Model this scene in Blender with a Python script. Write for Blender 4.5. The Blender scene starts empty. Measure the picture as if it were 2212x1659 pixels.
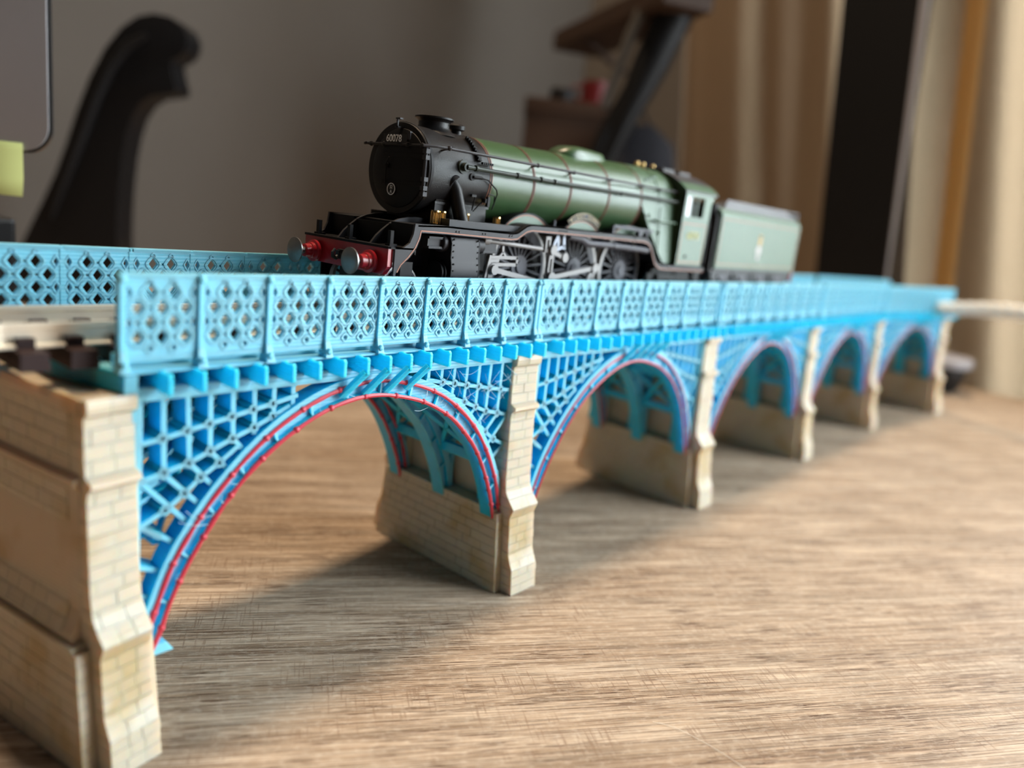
import bpy, bmesh, math, random
from mathutils import Vector, Matrix
random.seed(7)
PI = math.pi
S = 0.000667            # one scene unit u = 0.667 mm (1:148 model scale); all numbers below are in u
C = bpy.context.scene.collection
sc = bpy.context.scene

# ------------------------------------------------------------------ camera, world, lights, exposure
cd = bpy.data.cameras.new('camera')
cam = bpy.data.objects.new('camera', cd)
C.objects.link(cam)
sc.camera = cam
R_ = Vector((0.65218699, -0.74974318, 0.11197007))
U_ = Vector((0.09209837, 0.22497899, 0.97000121))
F_ = Vector((0.7524427, 0.62230991, -0.2157785))
M = Matrix((R_, U_, -F_)).transposed().to_4x4()
M.translation = Vector((-43.496, -115.179, 92.7315)) * S
cam.matrix_world = M
cd.sensor_width = 36
cd.sensor_fit = 'HORIZONTAL'
cd.lens = 36 * 1654.2 / 2212
cd.clip_start = 0.005
cd.clip_end = 50
cd.dof.use_dof = True
cd.dof.focus_distance = 160 * S
cd.dof.aperture_fstop = cd.lens / 1000 / (3.4 * S)   # 2.3 mm phone aperture
sc.view_settings.view_transform = 'Standard'
sc.view_settings.look = 'None'
sc.view_settings.exposure = 0.0
sc.view_settings.gamma = 1.0
sc.view_settings.use_curve_mapping = False
try:
    sc.cycles.use_denoising = True
except Exception:
    pass

w = bpy.data.worlds.new('room_air')
sc.world = w
w.use_nodes = True
w.node_tree.nodes['Background'].inputs[0].default_value = (0.75, 0.86, 1.0, 1)
w.node_tree.nodes['Background'].inputs[1].default_value = 0.025


def area(name, loc, to, sx, sy, power, col):
    l = bpy.data.lights.new(name, 'AREA')
    l.shape = 'RECTANGLE'
    l.size = sx * S
    l.size_y = sy * S
    l.energy = power
    l.color = col
    o = bpy.data.objects.new(name, l)
    C.objects.link(o)
    o.location = Vector(loc) * S
    d = Vector(to) - Vector(loc)
    o.rotation_euler = d.to_track_quat('-Z', 'Y').to_euler()
    return o


WINDOW = area('window_daylight', (834, -615, 400), (-8, -335, 130), 1180, 980, 21.5, (0.87, 0.95, 1.0))
LAMP = area('ceiling_lamp_light', (150, 330, 2050), (150, 0, 0), 260, 260, 19.0, (1.0, 0.76, 0.53))

# ------------------------------------------------------------------ materials
MATS = {}


def mat(name, col, rough=0.5, metal=0.0, var=0.0, vscale=300.0, bump=0.0, bscale=2000.0, sss=0.0, srad=(0.0012, 0.0009, 0.0006), layers=0.0, spec=0.5, coat=0.0):
    if name in MATS:
        return MATS[name]
    m = bpy.data.materials.new(name)
    m.use_nodes = True
    nt = m.node_tree
    b = nt.nodes['Principled BSDF']
    b.inputs['Roughness'].default_value = rough
    b.inputs['Metallic'].default_value = metal
    b.inputs['Specular IOR Level'].default_value = spec
    b.inputs['Base Color'].default_value = (*col, 1)
    if coat:
        b.inputs['Coat Weight'].default_value = coat
        b.inputs['Coat Roughness'].default_value = 0.32
    tc = nt.nodes.new('ShaderNodeTexCoord')
    if var:
        n = nt.nodes.new('ShaderNodeTexNoise')
        n.inputs['Scale'].default_value = vscale
        n.inputs['Detail'].default_value = 4
        nt.links.new(tc.outputs['Object'], n.inputs['Vector'])
        r = nt.nodes.new('ShaderNodeValToRGB')
        r.color_ramp.elements[0].position = 0.3
        r.color_ramp.elements[1].position = 0.7
        r.color_ramp.elements[0].color = (*[c * (1 - var) for c in col], 1)
        r.color_ramp.elements[1].color = (*[min(1, c * (1 + var)) for c in col], 1)
        nt.links.new(n.outputs['Fac'], r.inputs['Fac'])
        nt.links.new(r.outputs['Color'], b.inputs['Base Color'])
    if sss:
        b.inputs['Subsurface Weight'].default_value = sss
        b.inputs['Subsurface Radius'].default_value = srad
        b.inputs['Subsurface Scale'].default_value = 1.0
    last = None
    if bump:
        n2 = nt.nodes.new('ShaderNodeTexNoise')
        n2.inputs['Scale'].default_value = bscale
        n2.inputs['Detail'].default_value = 3
        nt.links.new(tc.outputs['Object'], n2.inputs['Vector'])
        bp = nt.nodes.new('ShaderNodeBump')
        bp.inputs['Strength'].default_value = bump
        bp.inputs['Distance'].default_value = 0.0001
        nt.links.new(n2.outputs['Fac'], bp.inputs['Height'])
        last = bp
    if layers:
        wv = nt.nodes.new('ShaderNodeTexWave')
        wv.bands_direction = 'Z'
        wv.inputs['Scale'].default_value = 1.0 / (0.34 * S) / 20 * PI
        wv.inputs['Distortion'].default_value = 0.2
        nt.links.new(tc.outputs['Object'], wv.inputs['Vector'])
        bp = nt.nodes.new('ShaderNodeBump')
        bp.inputs['Strength'].default_value = layers
        bp.inputs['Distance'].default_value = 0.00006
        nt.links.new(wv.outputs['Fac'], bp.inputs['Height'])
        if last:
            nt.links.new(last.outputs['Normal'], bp.inputs['Normal'])
        last = bp
    if last:
        nt.links.new(last.outputs['Normal'], b.inputs['Normal'])
    MATS[name] = m
    return m


def stone_mat(name, a, bcol, stain):
    m = bpy.data.materials.new(name)
    m.use_nodes = True
    nt = m.node_tree
    b = nt.nodes['Principled BSDF']
    b.inputs['Roughness'].default_value = 0.42
    tc = nt.nodes.new('ShaderNodeTexCoord')
    oi = nt.nodes.new('ShaderNodeObjectInfo')
    n = nt.nodes.new('ShaderNodeTexNoise')
    n.inputs['Scale'].default_value = 110
    n.inputs['Detail'].default_value = 3
    nt.links.new(tc.outputs['Object'], n.inputs['Vector'])
    r = nt.nodes.new('ShaderNodeValToRGB')
    r.color_ramp.elements[0].position = 0.36
    r.color_ramp.elements[0].color = (*stain, 1)
    r.color_ramp.elements[1].position = 0.48
    r.color_ramp.elements[1].color = (*a, 1)
    nt.links.new(n.outputs['Fac'], r.inputs['Fac'])
    mx = nt.nodes.new('ShaderNodeMix')
    mx.data_type = 'RGBA'
    mx.inputs[7].default_value = (*bcol, 1)
    nt.links.new(r.outputs['Color'], mx.inputs[6])
    ml = nt.nodes.new('ShaderNodeMath')
    ml.operation = 'MULTIPLY'
    ml.inputs[1].default_value = 0.45
    nt.links.new(oi.outputs['Random'], ml.inputs[0])
    nt.links.new(ml.outputs[0], mx.inputs[0])
    nt.links.new(mx.outputs[2], b.inputs['Base Color'])
    b.inputs['Subsurface Weight'].default_value = 0.5
    b.inputs['Subsurface Radius'].default_value = (0.0026, 0.0011, 0.0004)
    b.inputs['Subsurface Scale'].default_value = 1.0
    wv = nt.nodes.new('ShaderNodeTexWave')
    wv.bands_direction = 'Z'
    wv.inputs['Scale'].default_value = 1.0 / (0.34 * S) / 20 * PI
    wv.inputs['Distortion'].default_value = 0.3
    nt.links.new(tc.outputs['Object'], wv.inputs['Vector'])
    bp = nt.nodes.new('ShaderNodeBump')
    bp.inputs['Strength'].default_value = 0.35
    bp.inputs['Distance'].default_value = 0.00006
    nt.links.new(wv.outputs['Fac'], bp.inputs['Height'])
    nt.links.new(bp.outputs['Normal'], b.inputs['Normal'])
    MATS[name] = m
    return m


def wood_mat(name):
    """weathered oak laminate: grain runs along local X, saw marks along local Y"""
    m = bpy.data.materials.new(name)
    m.use_nodes = True
    nt = m.node_tree
    L = nt.links
    b = nt.nodes['Principled BSDF']
    tc = nt.nodes.new('ShaderNodeTexCoord')
    rot = nt.nodes.new('ShaderNodeMapping')
    rot.vector_type = 'POINT'
    rot.inputs['Rotation'].default_value = (0, 0, math.radians(35))
    L.new(tc.outputs['Object'], rot.inputs['Vector'])

    def noise(sx, sy, detail=4, dist=0.0, off=0.0, rough=0.5):
        mp = nt.nodes.new('ShaderNodeMapping')
        mp.inputs['Scale'].default_value = (1 / (sx * S), 1 / (sy * S), 1)
        mp.inputs['Location'].default_value = (off, off * 1.7, 0)
        L.new(rot.outputs['Vector'], mp.inputs['Vector'])
        n = nt.nodes.new('ShaderNodeTexNoise')
        n.noise_dimensions = '2D'
        n.inputs['Scale'].default_value = 1
        n.inputs['Detail'].default_value = detail
        n.inputs['Roughness'].default_value = rough
        n.inputs['Distortion'].default_value = dist
        L.new(mp.outputs['Vector'], n.inputs['Vector'])
        return n.outputs['Fac']

    def ramp(f, p0, c0, p1, c1):
        r = nt.nodes.new('ShaderNodeValToRGB')
        r.color_ramp.elements[0].position = p0
        r.color_ramp.elements[0].color = (*c0, 1) if isinstance(c0, tuple) else (c0, c0, c0, 1)
        r.color_ramp.elements[1].position = p1
        r.color_ramp.elements[1].color = (*c1, 1) if isinstance(c1, tuple) else (c1, c1, c1, 1)
        L.new(f, r.inputs['Fac'])
        return r.outputs['Color']

    def mix(kind, fac, a, bb):
        x = nt.nodes.new('ShaderNodeMix')
        x.data_type = 'RGBA'
        x.blend_type = kind
        if isinstance(fac, float):
            x.inputs[0].default_value = fac
        else:
            L.new(fac, x.inputs[0])
        L.new(a, x.inputs[6])
        if isinstance(bb, tuple):
            x.inputs[7].default_value = (*bb, 1)
        else:
            L.new(bb, x.inputs[7])
        return x.outputs[2]

    base = ramp(noise(70, 9, 5, 0.6, 0.0, 0.6), 0.30, (0.420, 0.310, 0.215), 0.70, (0.590, 0.470, 0.350))
    band = ramp(noise(160, 4.5, 3, 0.8, 5.0), 0.36, 0.76, 0.56, 1.0)
    c = mix('MULTIPLY', 0.75, base, band)
    streak = ramp(noise(55, 1.5, 4, 0.3, 53.0, 0.6), 0.38, (0.66, 0.60, 0.54), 0.58, (1.0, 1.0, 1.0))
    c = mix('MULTIPLY', 0.8, c, streak)
    fine = ramp(noise(18, 0.40, 4, 0.12, 3.0, 0.65), 0.37, 0.40, 0.55, 1.0)
    c = mix('MULTIPLY', 0.72, c, fine)
    mask = ramp(noise(40, 7, 2, 0.3, 9.0), 0.45, 0.0, 0.58, 1.0)
    dash = ramp(noise(10, 0.28, 2, 0.1, 11.0), 0.57, 0.0, 0.62, 1.0)
    dm = mix('MULTIPLY', 1.0, mask, dash)
    c = mix('MIX', dm, c, (0.105, 0.060, 0.034))
    longd = ramp(noise(34, 0.30, 2, 0.1, 17.0), 0.63, 0.0, 0.66, 1.0)
    c = mix('MIX', longd, c, (0.12, 0.068, 0.038))
    saw0 = ramp(noise(0.55, 9, 2, 0.1, 23.0), 0.60, 0.0, 0.68, 0.6)
    saw = mix('MULTIPLY', 1.0, saw0, ramp(noise(26, 14, 2, 0.2, 41.0), 0.46, 0.05, 0.58, 1.0))
    c = mix('MIX', saw, c, (0.20, 0.125, 0.078))
    pale = ramp(noise(2.2, 1.1, 4, 0, 31.0, 0.7), 0.50, 0.0, 0.75, 0.30)
    c = mix('MIX', pale, c, (0.66, 0.57, 0.46))
    L.new(c, b.inputs['Base Color'])
    b.inputs['Roughness'].default_value = 0.55
    b.inputs['Specular IOR Level'].default_value = 0.35
    bp = nt.nodes.new('ShaderNodeBump')
    bp.inputs['Strength'].default_value = 0.25
    bp.inputs['Distance'].default_value = 0.00008
    L.new(fine, bp.inputs['Height'])
    L.new(bp.outputs['Normal'], b.inputs['Normal'])
    MATS[name] = m
    return m


def cloth_mat(name, col, dark):
    m = bpy.data.materials.new(name)
    m.use_nodes = True
    nt = m.node_tree
    b = nt.nodes['Principled BSDF']
    b.inputs['Roughness'].default_value = 0.85
    b.inputs['Sheen Weight'].default_value = 0.25
    tc = nt.nodes.new('ShaderNodeTexCoord')
    mp = nt.nodes.new('ShaderNodeMapping')
    mp.inputs['Scale'].default_value = (1 / (1.2 * S), 1 / (1.2 * S), 1 / (1.6 * S))
    nt.links.new(tc.outputs['Object'], mp.inputs['Vector'])
    n = nt.nodes.new('ShaderNodeTexNoise')
    n.inputs['Scale'].default_value = 1
    n.inputs['Detail'].default_value = 3
    nt.links.new(mp.outputs['Vector'], n.inputs['Vector'])
    r = nt.nodes.new('ShaderNodeValToRGB')
    r.color_ramp.elements[0].position = 0.3
    r.color_ramp.elements[1].position = 0.7
    r.color_ramp.elements[0].color = (*dark, 1)
    r.color_ramp.elements[1].color = (*col, 1)
    nt.links.new(n.outputs['Fac'], r.inputs['Fac'])
    nt.links.new(r.outputs['Color'], b.inputs['Base Color'])
    tr = nt.nodes.new('ShaderNodeBsdfTranslucent')
    nt.links.new(r.outputs['Color'], tr.inputs['Color'])
    mx = nt.nodes.new('ShaderNodeMixShader')
    mx.inputs[0].default_value = 0.62
    nt.links.new(b.outputs[0], mx.inputs[1])
    nt.links.new(tr.outputs[0], mx.inputs[2])
    nt.links.new(mx.outputs[0], nt.nodes['Material Output'].inputs['Surface'])
    MATS[name] = m
    return m


def glass_mat(name):
    m = bpy.data.materials.new(name)
    m.use_nodes = True
    b = m.node_tree.nodes['Principled BSDF']
    b.inputs['Base Color'].default_value = (0.85, 0.9, 0.9, 1)
    b.inputs['Roughness'].default_value = 0.08
    b.inputs['Transmission Weight'].default_value = 1.0
    b.inputs['IOR'].default_value = 1.45
    MATS[name] = m
    return m


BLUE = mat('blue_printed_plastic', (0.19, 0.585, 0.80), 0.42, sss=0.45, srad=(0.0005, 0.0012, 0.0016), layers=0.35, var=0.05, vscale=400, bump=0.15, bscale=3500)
BLUE_SHADED = mat('blue_plastic_shaded', (0.014, 0.50, 0.80), 0.38, sss=0.8, srad=(0.0006, 0.0015, 0.002), layers=0.35, var=0.06, vscale=400)  # same plastic as BLUE; the deeper colour stands in for its unlit faces
RED_PEN = mat('red_painted_edge', (0.62, 0.045, 0.075), 0.4)
STONE = stone_mat('cream_printed_stone', (0.61, 0.515, 0.395), (0.575, 0.465, 0.33), (0.50, 0.36, 0.185))
MORTAR = stone_mat('cream_printed_joint', (0.575, 0.475, 0.355), (0.54, 0.43, 0.30), (0.47, 0.335, 0.18))
WOOD = wood_mat('oak_laminate')
GREEN = mat('engine_green_paint', (0.030, 0.075, 0.026), 0.36, var=0.05, vscale=500, spec=0.55, coat=0.1)
GREEN_MATT = mat('engine_green_side', (0.045, 0.100, 0.050), 0.42, var=0.05, vscale=500, spec=0.55)
BLACK = mat('smokebox_black', (0.007, 0.0065, 0.0068), 0.42, bump=0.25, bscale=6000, spec=0.25)
BLACK2 = mat('frame_black', (0.004, 0.004, 0.005), 0.55, spec=0.2)
DARKIN = mat('dull_black', (0.006, 0.006, 0.007), 0.6)  # even black of plates, frames, hook and coal
GREYBLK = mat('valance_grey_black', (0.022, 0.022, 0.026), 0.5, spec=0.3)
WHEELG = mat('wheel_grey', (0.075, 0.075, 0.09), 0.5, spec=0.3)
STEEL = mat('bright_steel', (0.24, 0.235, 0.23), 0.35, metal=0.85, var=0.08, vscale=800)
RODS = mat('rod_nickel', (0.21, 0.205, 0.205), 0.48, metal=0.25, spec=0.4)
TYRE = mat('tyre_nickel', (0.34, 0.325, 0.315), 0.45, metal=0.3)
BUFRED = mat('buffer_beam_red', (0.36, 0.012, 0.022), 0.26, spec=0.6, coat=0.3)
ORANGE = mat('orange_lining', (0.30, 0.115, 0.065), 0.5)
BRASS = mat('polished_brass', (0.78, 0.55, 0.24), 0.25, metal=1.0)
WHITE = mat('white_lettering', (0.75, 0.76, 0.78), 0.6)
CREAM = mat('cream_numbers', (0.52, 0.50, 0.20), 0.6)
RAIL = mat('nickel_silver_rail', (0.88, 0.80, 0.66), 0.34, metal=0.65)
SLEEPER = mat('brown_sleeper', (0.026, 0.012, 0.011), 0.6, var=0.1, vscale=900, spec=0.25)
GLASS = glass_mat('cab_glass')
WALLP = mat('taupe_wall_paint', (0.105, 0.091, 0.077), 0.85, var=0.03, vscale=20)
CEILP = mat('ceiling_paint', (0.55, 0.53, 0.5), 0.9)
FLOORW = mat('floor_boards', (0.25, 0.17, 0.11), 0.6, var=0.15, vscale=12)
FRAMEW = mat('window_frame_paint', (0.75, 0.75, 0.73), 0.5)
CURT = cloth_mat('tan_curtain_weave', (0.42, 0.305, 0.198), (0.39, 0.28, 0.178))
CURT2 = cloth_mat('amber_curtain_band', (0.60, 0.40, 0.16), (0.55, 0.36, 0.14))
ALU = mat('monitor_aluminium', (0.46, 0.44, 0.45), 0.45, metal=0.5, var=0.03, vscale=40)
MONEDGE = mat('monitor_dark_edge', (0.02, 0.02, 0.02), 0.3)
PAPER = mat('yellow_note_paper', (0.60, 0.62, 0.22), 0.8)
BLKP = mat('black_plastic', (0.0035, 0.0036, 0.0045), 0.5, bump=0.1, bscale=900, spec=0.3)
GREYP = mat('grey_metal_edge', (0.50, 0.50, 0.55), 0.35, metal=0.3)
SHELFW = mat('brown_shelf_wood', (0.034, 0.013, 0.003), 0.75, var=0.15, vscale=60)
CRATE = mat('brown_cardboard', (0.038, 0.016, 0.006), 0.9, var=0.1, vscale=40)
REDP = mat('red_enamel', (0.14, 0.003, 0.004), 0.5)
NAVY = mat('navy_cloth', (0.008, 0.008, 0.013), 0.85)
CORD = mat('white_braided_cotton', (0.88, 0.86, 0.79), 0.8)
DISHM = mat('pale_grey_lid', (0.33, 0.32, 0.34), 0.4)


# ------------------------------------------------------------------ mesh helpers (numbers in u)
class MB:
    def __init__(self):
        self.v = []
        self.f = []

    def add(self, vs, fs):
        n = len(self.v)
        self.v += [tuple(p) for p in vs]
        self.f += [tuple(i + n for i in f) for f in fs]
        return self

    def hexa(self, p):   # 8 points: bottom 4 ccw, top 4 ccw
        return self.add(p, [(3, 2, 1, 0), (4, 5, 6, 7), (0, 1, 5, 4), (1, 2, 6, 5), (2, 3, 7, 6), (3, 0, 4, 7)])

    def box(self, x0, x1, y0, y1, z0, z1):
        return self.hexa([(x0, y0, z0), (x1, y0, z0), (x1, y1, z0), (x0, y1, z0), (x0, y0, z1), (x1, y0, z1), (x1, y1, z1), (x0, y1, z1)])

    def prism(self, pts, axis, a, b):  # 2D polygon extruded along axis from a to b
        n = len(pts)
        if axis == 'y':
            g = lambda p, t: (p[0], t, p[1])
        elif axis == 'x':
            g = lambda p, t: (t, p[0], p[1])
        else:
            g = lambda p, t: (p[0], p[1], t)
        vs = [g(p, a) for p in pts] + [g(p, b) for p in pts]
        fs = [(i, (i + 1) % n, n + (i + 1) % n, n + i) for i in range(n)]
        fs += [tuple(range(n - 1, -1, -1)), tuple(range(n, 2 * n))]
        return self.add(vs, fs)

    def bar(self, p, q, wdt, up=(0, 1, 0), thick=None):  # rectangular bar p->q; 'thick' is measured along 'up'
        p, q = Vector(p), Vector(q)
        thick = thick if thick is not None else wdt
        d = (q - p).normalized()
        u = Vector(up)
        s = d.cross(u).normalized() * (wdt / 2)
        u = s.cross(d).normalized() * (thick / 2)
        return self.hexa([p - s - u, p + s - u, p + s + u, p - s + u, q - s - u, q + s - u, q + s + u, q - s + u])

    def tube(self, pts, r, seg=8, closed=False, caps=True):
        pts = [Vector(p) for p in pts]
        n = len(pts)
        rs = r if isinstance(r, (list, tuple)) else [r] * n
        vs, fs = [], []
        ref = None
        for i, p in enumerate(pts):
            if closed:
                d = pts[(i + 1) % n] - pts[i - 1]
            else:
                d = pts[min(i + 1, n - 1)] - pts[max(i - 1, 0)]
            d.normalize()
            if ref is None:
                ref = Vector((0, 0, 1)) if abs(d.z) < 0.9 else Vector((1, 0, 0))
            s = d.cross(ref).normalized()
            t = s.cross(d).normalized()
            ref = t
            for k in range(seg):
                a = 2 * PI * k / seg
                vs.append(p + (s * math.cos(a) + t * math.sin(a)) * rs[i])
        m = n if closed else n - 1
        for i in range(m):
            j = (i + 1) % n
            for k in range(seg):
                k2 = (k + 1) % seg
                fs.append((i * seg + k, i * seg + k2, j * seg + k2, j * seg + k))
        if caps and not closed:
            fs.append(tuple(range(seg - 1, -1, -1)))
            fs.append(tuple((n - 1) * seg + k for k in range(seg)))
        return self.add(vs, fs)

    def lathe(self, prof, o=(0, 0, 0), axis='z', seg=32):  # prof: (r, h) list along axis
        o = Vector(o)
        vs, fs = [], []
        for r, h in prof:
            r = max(r, 1e-4)
            for k in range(seg):
                a = 2 * PI * k / seg
                c, s_ = r * math.cos(a), r * math.sin(a)
                vs.append(o + Vector({'z': (c, s_, h), 'x': (h, c, s_), 'y': (s_, h, c)}[axis]))
        n = len(prof)
        for i in range(n - 1):
            for k in range(seg):
                k2 = (k + 1) % seg
                fs.append((i * seg + k, i * seg + k2, (i + 1) * seg + k2, (i + 1) * seg + k))
        fs.append(tuple(range(seg - 1, -1, -1)))
        fs.append(tuple((n - 1) * seg + k for k in range(seg)))
        return self.add(vs, fs)

    def cyl(self, p, q, r, seg=16):
        return self.tube([p, q], r, seg)

    def loft(self, rings, closed=True, caps=True):
        n = len(rings[0])
        vs = [p for r in rings for p in r]
        fs = []
        m = n if closed else n - 1
        for i in range(len(rings) - 1):
            for k in range(m):
                k2 = (k + 1) % n
                fs.append((i * n + k, i * n + k2, (i + 1) * n + k2, (i + 1) * n + k))
        if caps:
            fs.append(tuple(range(n - 1, -1, -1)))
            fs.append(tuple((len(rings) - 1) * n + k for k in range(n)))
        return self.add(vs, fs)

    def merge(self, me, m4=None):   # add a mesh datablock given in metres
        k = 1 / S
        vs = [(m4 @ (v.co * k)) if m4 else v.co * k for v in me.vertices]
        return self.add(vs, [tuple(p.vertices) for p in me.polygons])

    def mesh(self, name, smooth=None, bevel=0.0):
        me = bpy.data.meshes.new(name)
        me.from_pydata([(a * S, b * S, c * S) for a, b, c in self.v], [], self.f)
        bm = bmesh.new()
        bm.from_mesh(me)
        if bevel:
            bmesh.ops.bevel(bm, geom=bm.edges[:] + bm.verts[:], offset=bevel * S, segments=2, affect='EDGES', profile=0.5, clamp_overlap=True)
        bmesh.ops.recalc_face_normals(bm, faces=bm.faces[:])
        bm.to_mesh(me)
        bm.free()
        if smooth:
            for p in me.polygons:
                p.use_smooth = True
            me.set_sharp_from_angle(angle=math.radians(smooth))
        me.update()
        return me

    def build(self, name, m, parent=None, smooth=None, bevel=0.0):
        me = self.mesh(name, smooth, bevel)
        me.materials.append(m)
        return link(name, me, parent)


def link(name, me, parent=None, loc=None, rot=None):
    o = bpy.data.objects.new(name, me)
    C.objects.link(o)
    if parent:
        o.parent = parent
    if loc:
        o.location = Vector(loc) * S
    if rot:
        o.rotation_euler = rot
    return o


def thing(name, label, cat, loc=(0, 0, 0), rz=0, group=None):
    o = bpy.data.objects.new(name, None)
    o.empty_display_size = 0.005
    C.objects.link(o)
    o.location = Vector(loc) * S
    o.rotation_euler = (0, 0, rz)
    return tag(o, label, cat, group)


def tag(o, label, cat, group=None):
    o['label'] = label
    o['category'] = cat
    if group:
        o['group'] = group
    return o


def struct(o):
    o['kind'] = 'structure'
    return o


def kids(o):
    return [c for c in bpy.data.objects if c.parent == o]


def flat_shape(splines, depth):
    """closed 2D outlines (holes cut by even-odd fill) -> mesh in metres, thickness 2*depth along local z"""
    cu = bpy.data.curves.new('outline', 'CURVE')
    cu.dimensions = '2D'
    cu.fill_mode = 'BOTH'
    cu.extrude = depth
    for pts in splines:
        sp = cu.splines.new('POLY')
        sp.points.add(len(pts) - 1)
        for i, p in enumerate(pts):
            sp.points[i].co = (p[0], p[1], 0, 1)
        sp.use_cyclic_u = True
    ob = bpy.data.objects.new('outline', cu)
    C.objects.link(ob)
    me = bpy.data.meshes.new_from_object(ob.evaluated_get(bpy.context.evaluated_depsgraph_get()))
    bpy.data.objects.remove(ob)
    bpy.data.curves.remove(cu)
    vs = [tuple(v.co) for v in me.vertices]
    fs = [tuple(p.vertices) for p in me.polygons]
    bpy.data.meshes.remove(me)
    return vs, fs


def text_shape(txt, size, depth=0.04, bold=0.0, xs=1.0):
    cu = bpy.data.curves.new('text', 'FONT')
    cu.body = txt
    cu.size = size
    cu.extrude = depth
    cu.offset = bold
    cu.align_x = 'CENTER'
    cu.align_y = 'CENTER'
    cu.resolution_u = 3
    ob = bpy.data.objects.new('text', cu)
    C.objects.link(ob)
    me = bpy.data.meshes.new_from_object(ob.evaluated_get(bpy.context.evaluated_depsgraph_get()))
    bpy.data.objects.remove(ob)
    vs = [(v.co.x * xs, v.co.y, v.co.z) for v in me.vertices]
    fs = [tuple(p.vertices) for p in me.polygons]
    bpy.data.meshes.remove(me)
    return vs, fs


def put(vs, m4):
    return [m4 @ Vector(v) for v in vs]


def frame4(o, ex, ey):
    ex, ey = Vector(ex).normalized(), Vector(ey).normalized()
    ez = ex.cross(ey)
    m = Matrix((ex, ey, ez)).transposed().to_4x4()
    m.translation = Vector(o)
    return m


# ------------------------------------------------------------------ room shell
struct(MB().box(-2600, 880, -2200, 600, -1135, -1115).build('floor', FLOORW))
struct(MB().box(-2600, 880, -2200, 600, 2300, 2330).build('ceiling', CEILP))
struct(MB().box(-2600, 880, 560, 600, -1115, 2300).build('wall_back', WALLP))
wr = MB()
wr.box(850, 880, -25, 560, -1115, 2300)
wr.box(850, 880, -2200, -1400, -1115, 2300)
wr.box(850, 880, -1400, -25, -1115, -90)
wr.box(850, 880, -1400, -25, 950, 2300)
struct(wr.build('wall_right', WALLP))
win = MB()
for a in ((-1400, -1360, -90, 950), (-65, -25, -90, 950), (-1360, -65, -90, -50), (-1360, -65, 910, 950), (-770, -735, -50, 910)):
    win.box(855, 875, *a)
win = struct(win.build('window_1', FRAMEW))
for y0, y1 in ((-1360, -770), (-735, -65)):
    MB().box(863, 866, y0, y1, -50, 910).build('window_pane', GLASS, win)

# ------------------------------------------------------------------ table
table = thing('oak_table', 'pale oak laminate table top with dark grain under the blue viaduct', 'table', (0, 0, 0))
MB().box(-900, 640, -800, 545, -36, 0).build('table_top', WOOD, table)
for lx, ly in ((-840, -740), (580, -740), (-840, 480), (580, 480)):
    MB().box(lx, lx + 50, ly, ly + 50, -1114.5, -36).build('leg', BLACK2, table)

# ------------------------------------------------------------------ viaduct piers
YC = 19.0   # bridge centre line
PROF = [(0, -7.9), (6.4, -7.2), (8.2, -6.3), (10, -5.6), (19.6, -4.6), (20.6, -5.0), (21.7, -5.6), (22.4, -5.2), (24, -3.7), (25.8, -2.5), (29, -2.0), (44.4, -1.2), (45.6, -1.3),
        (46.6, -2.4), (47.3, -2.3), (48, -0.7), (56.9, -0.4), (57.6, -1.3), (58.8, -1.4), (59.8, -1.2)]


def py(z):
    for (a, b), (c, d) in zip(PROF, PROF[1:]):
        if a <= z <= c:
            return b + (d - b) * (z - a) / (c - a)
    return PROF[-1][1]


def hw(z):
    return 4.75 - 0.25 * z / 60


def half_round(z0, z1, n):
    return [z0 + (z1 - z0) * i / n for i in range(n + 1)]


COURSES = [0, 2.3, 4.5, 6.4, 8.4, 10.6, 12.8, 15.0, 17.2, 19.4, 21.9, 24.1, 26.6, 29.0, 31.4, 33.8, 36.2, 38.6, 41.0, 43.4, 45.7, 47.9, 50.3, 52.7, 55.1, 57.3, 59.8]


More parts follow.
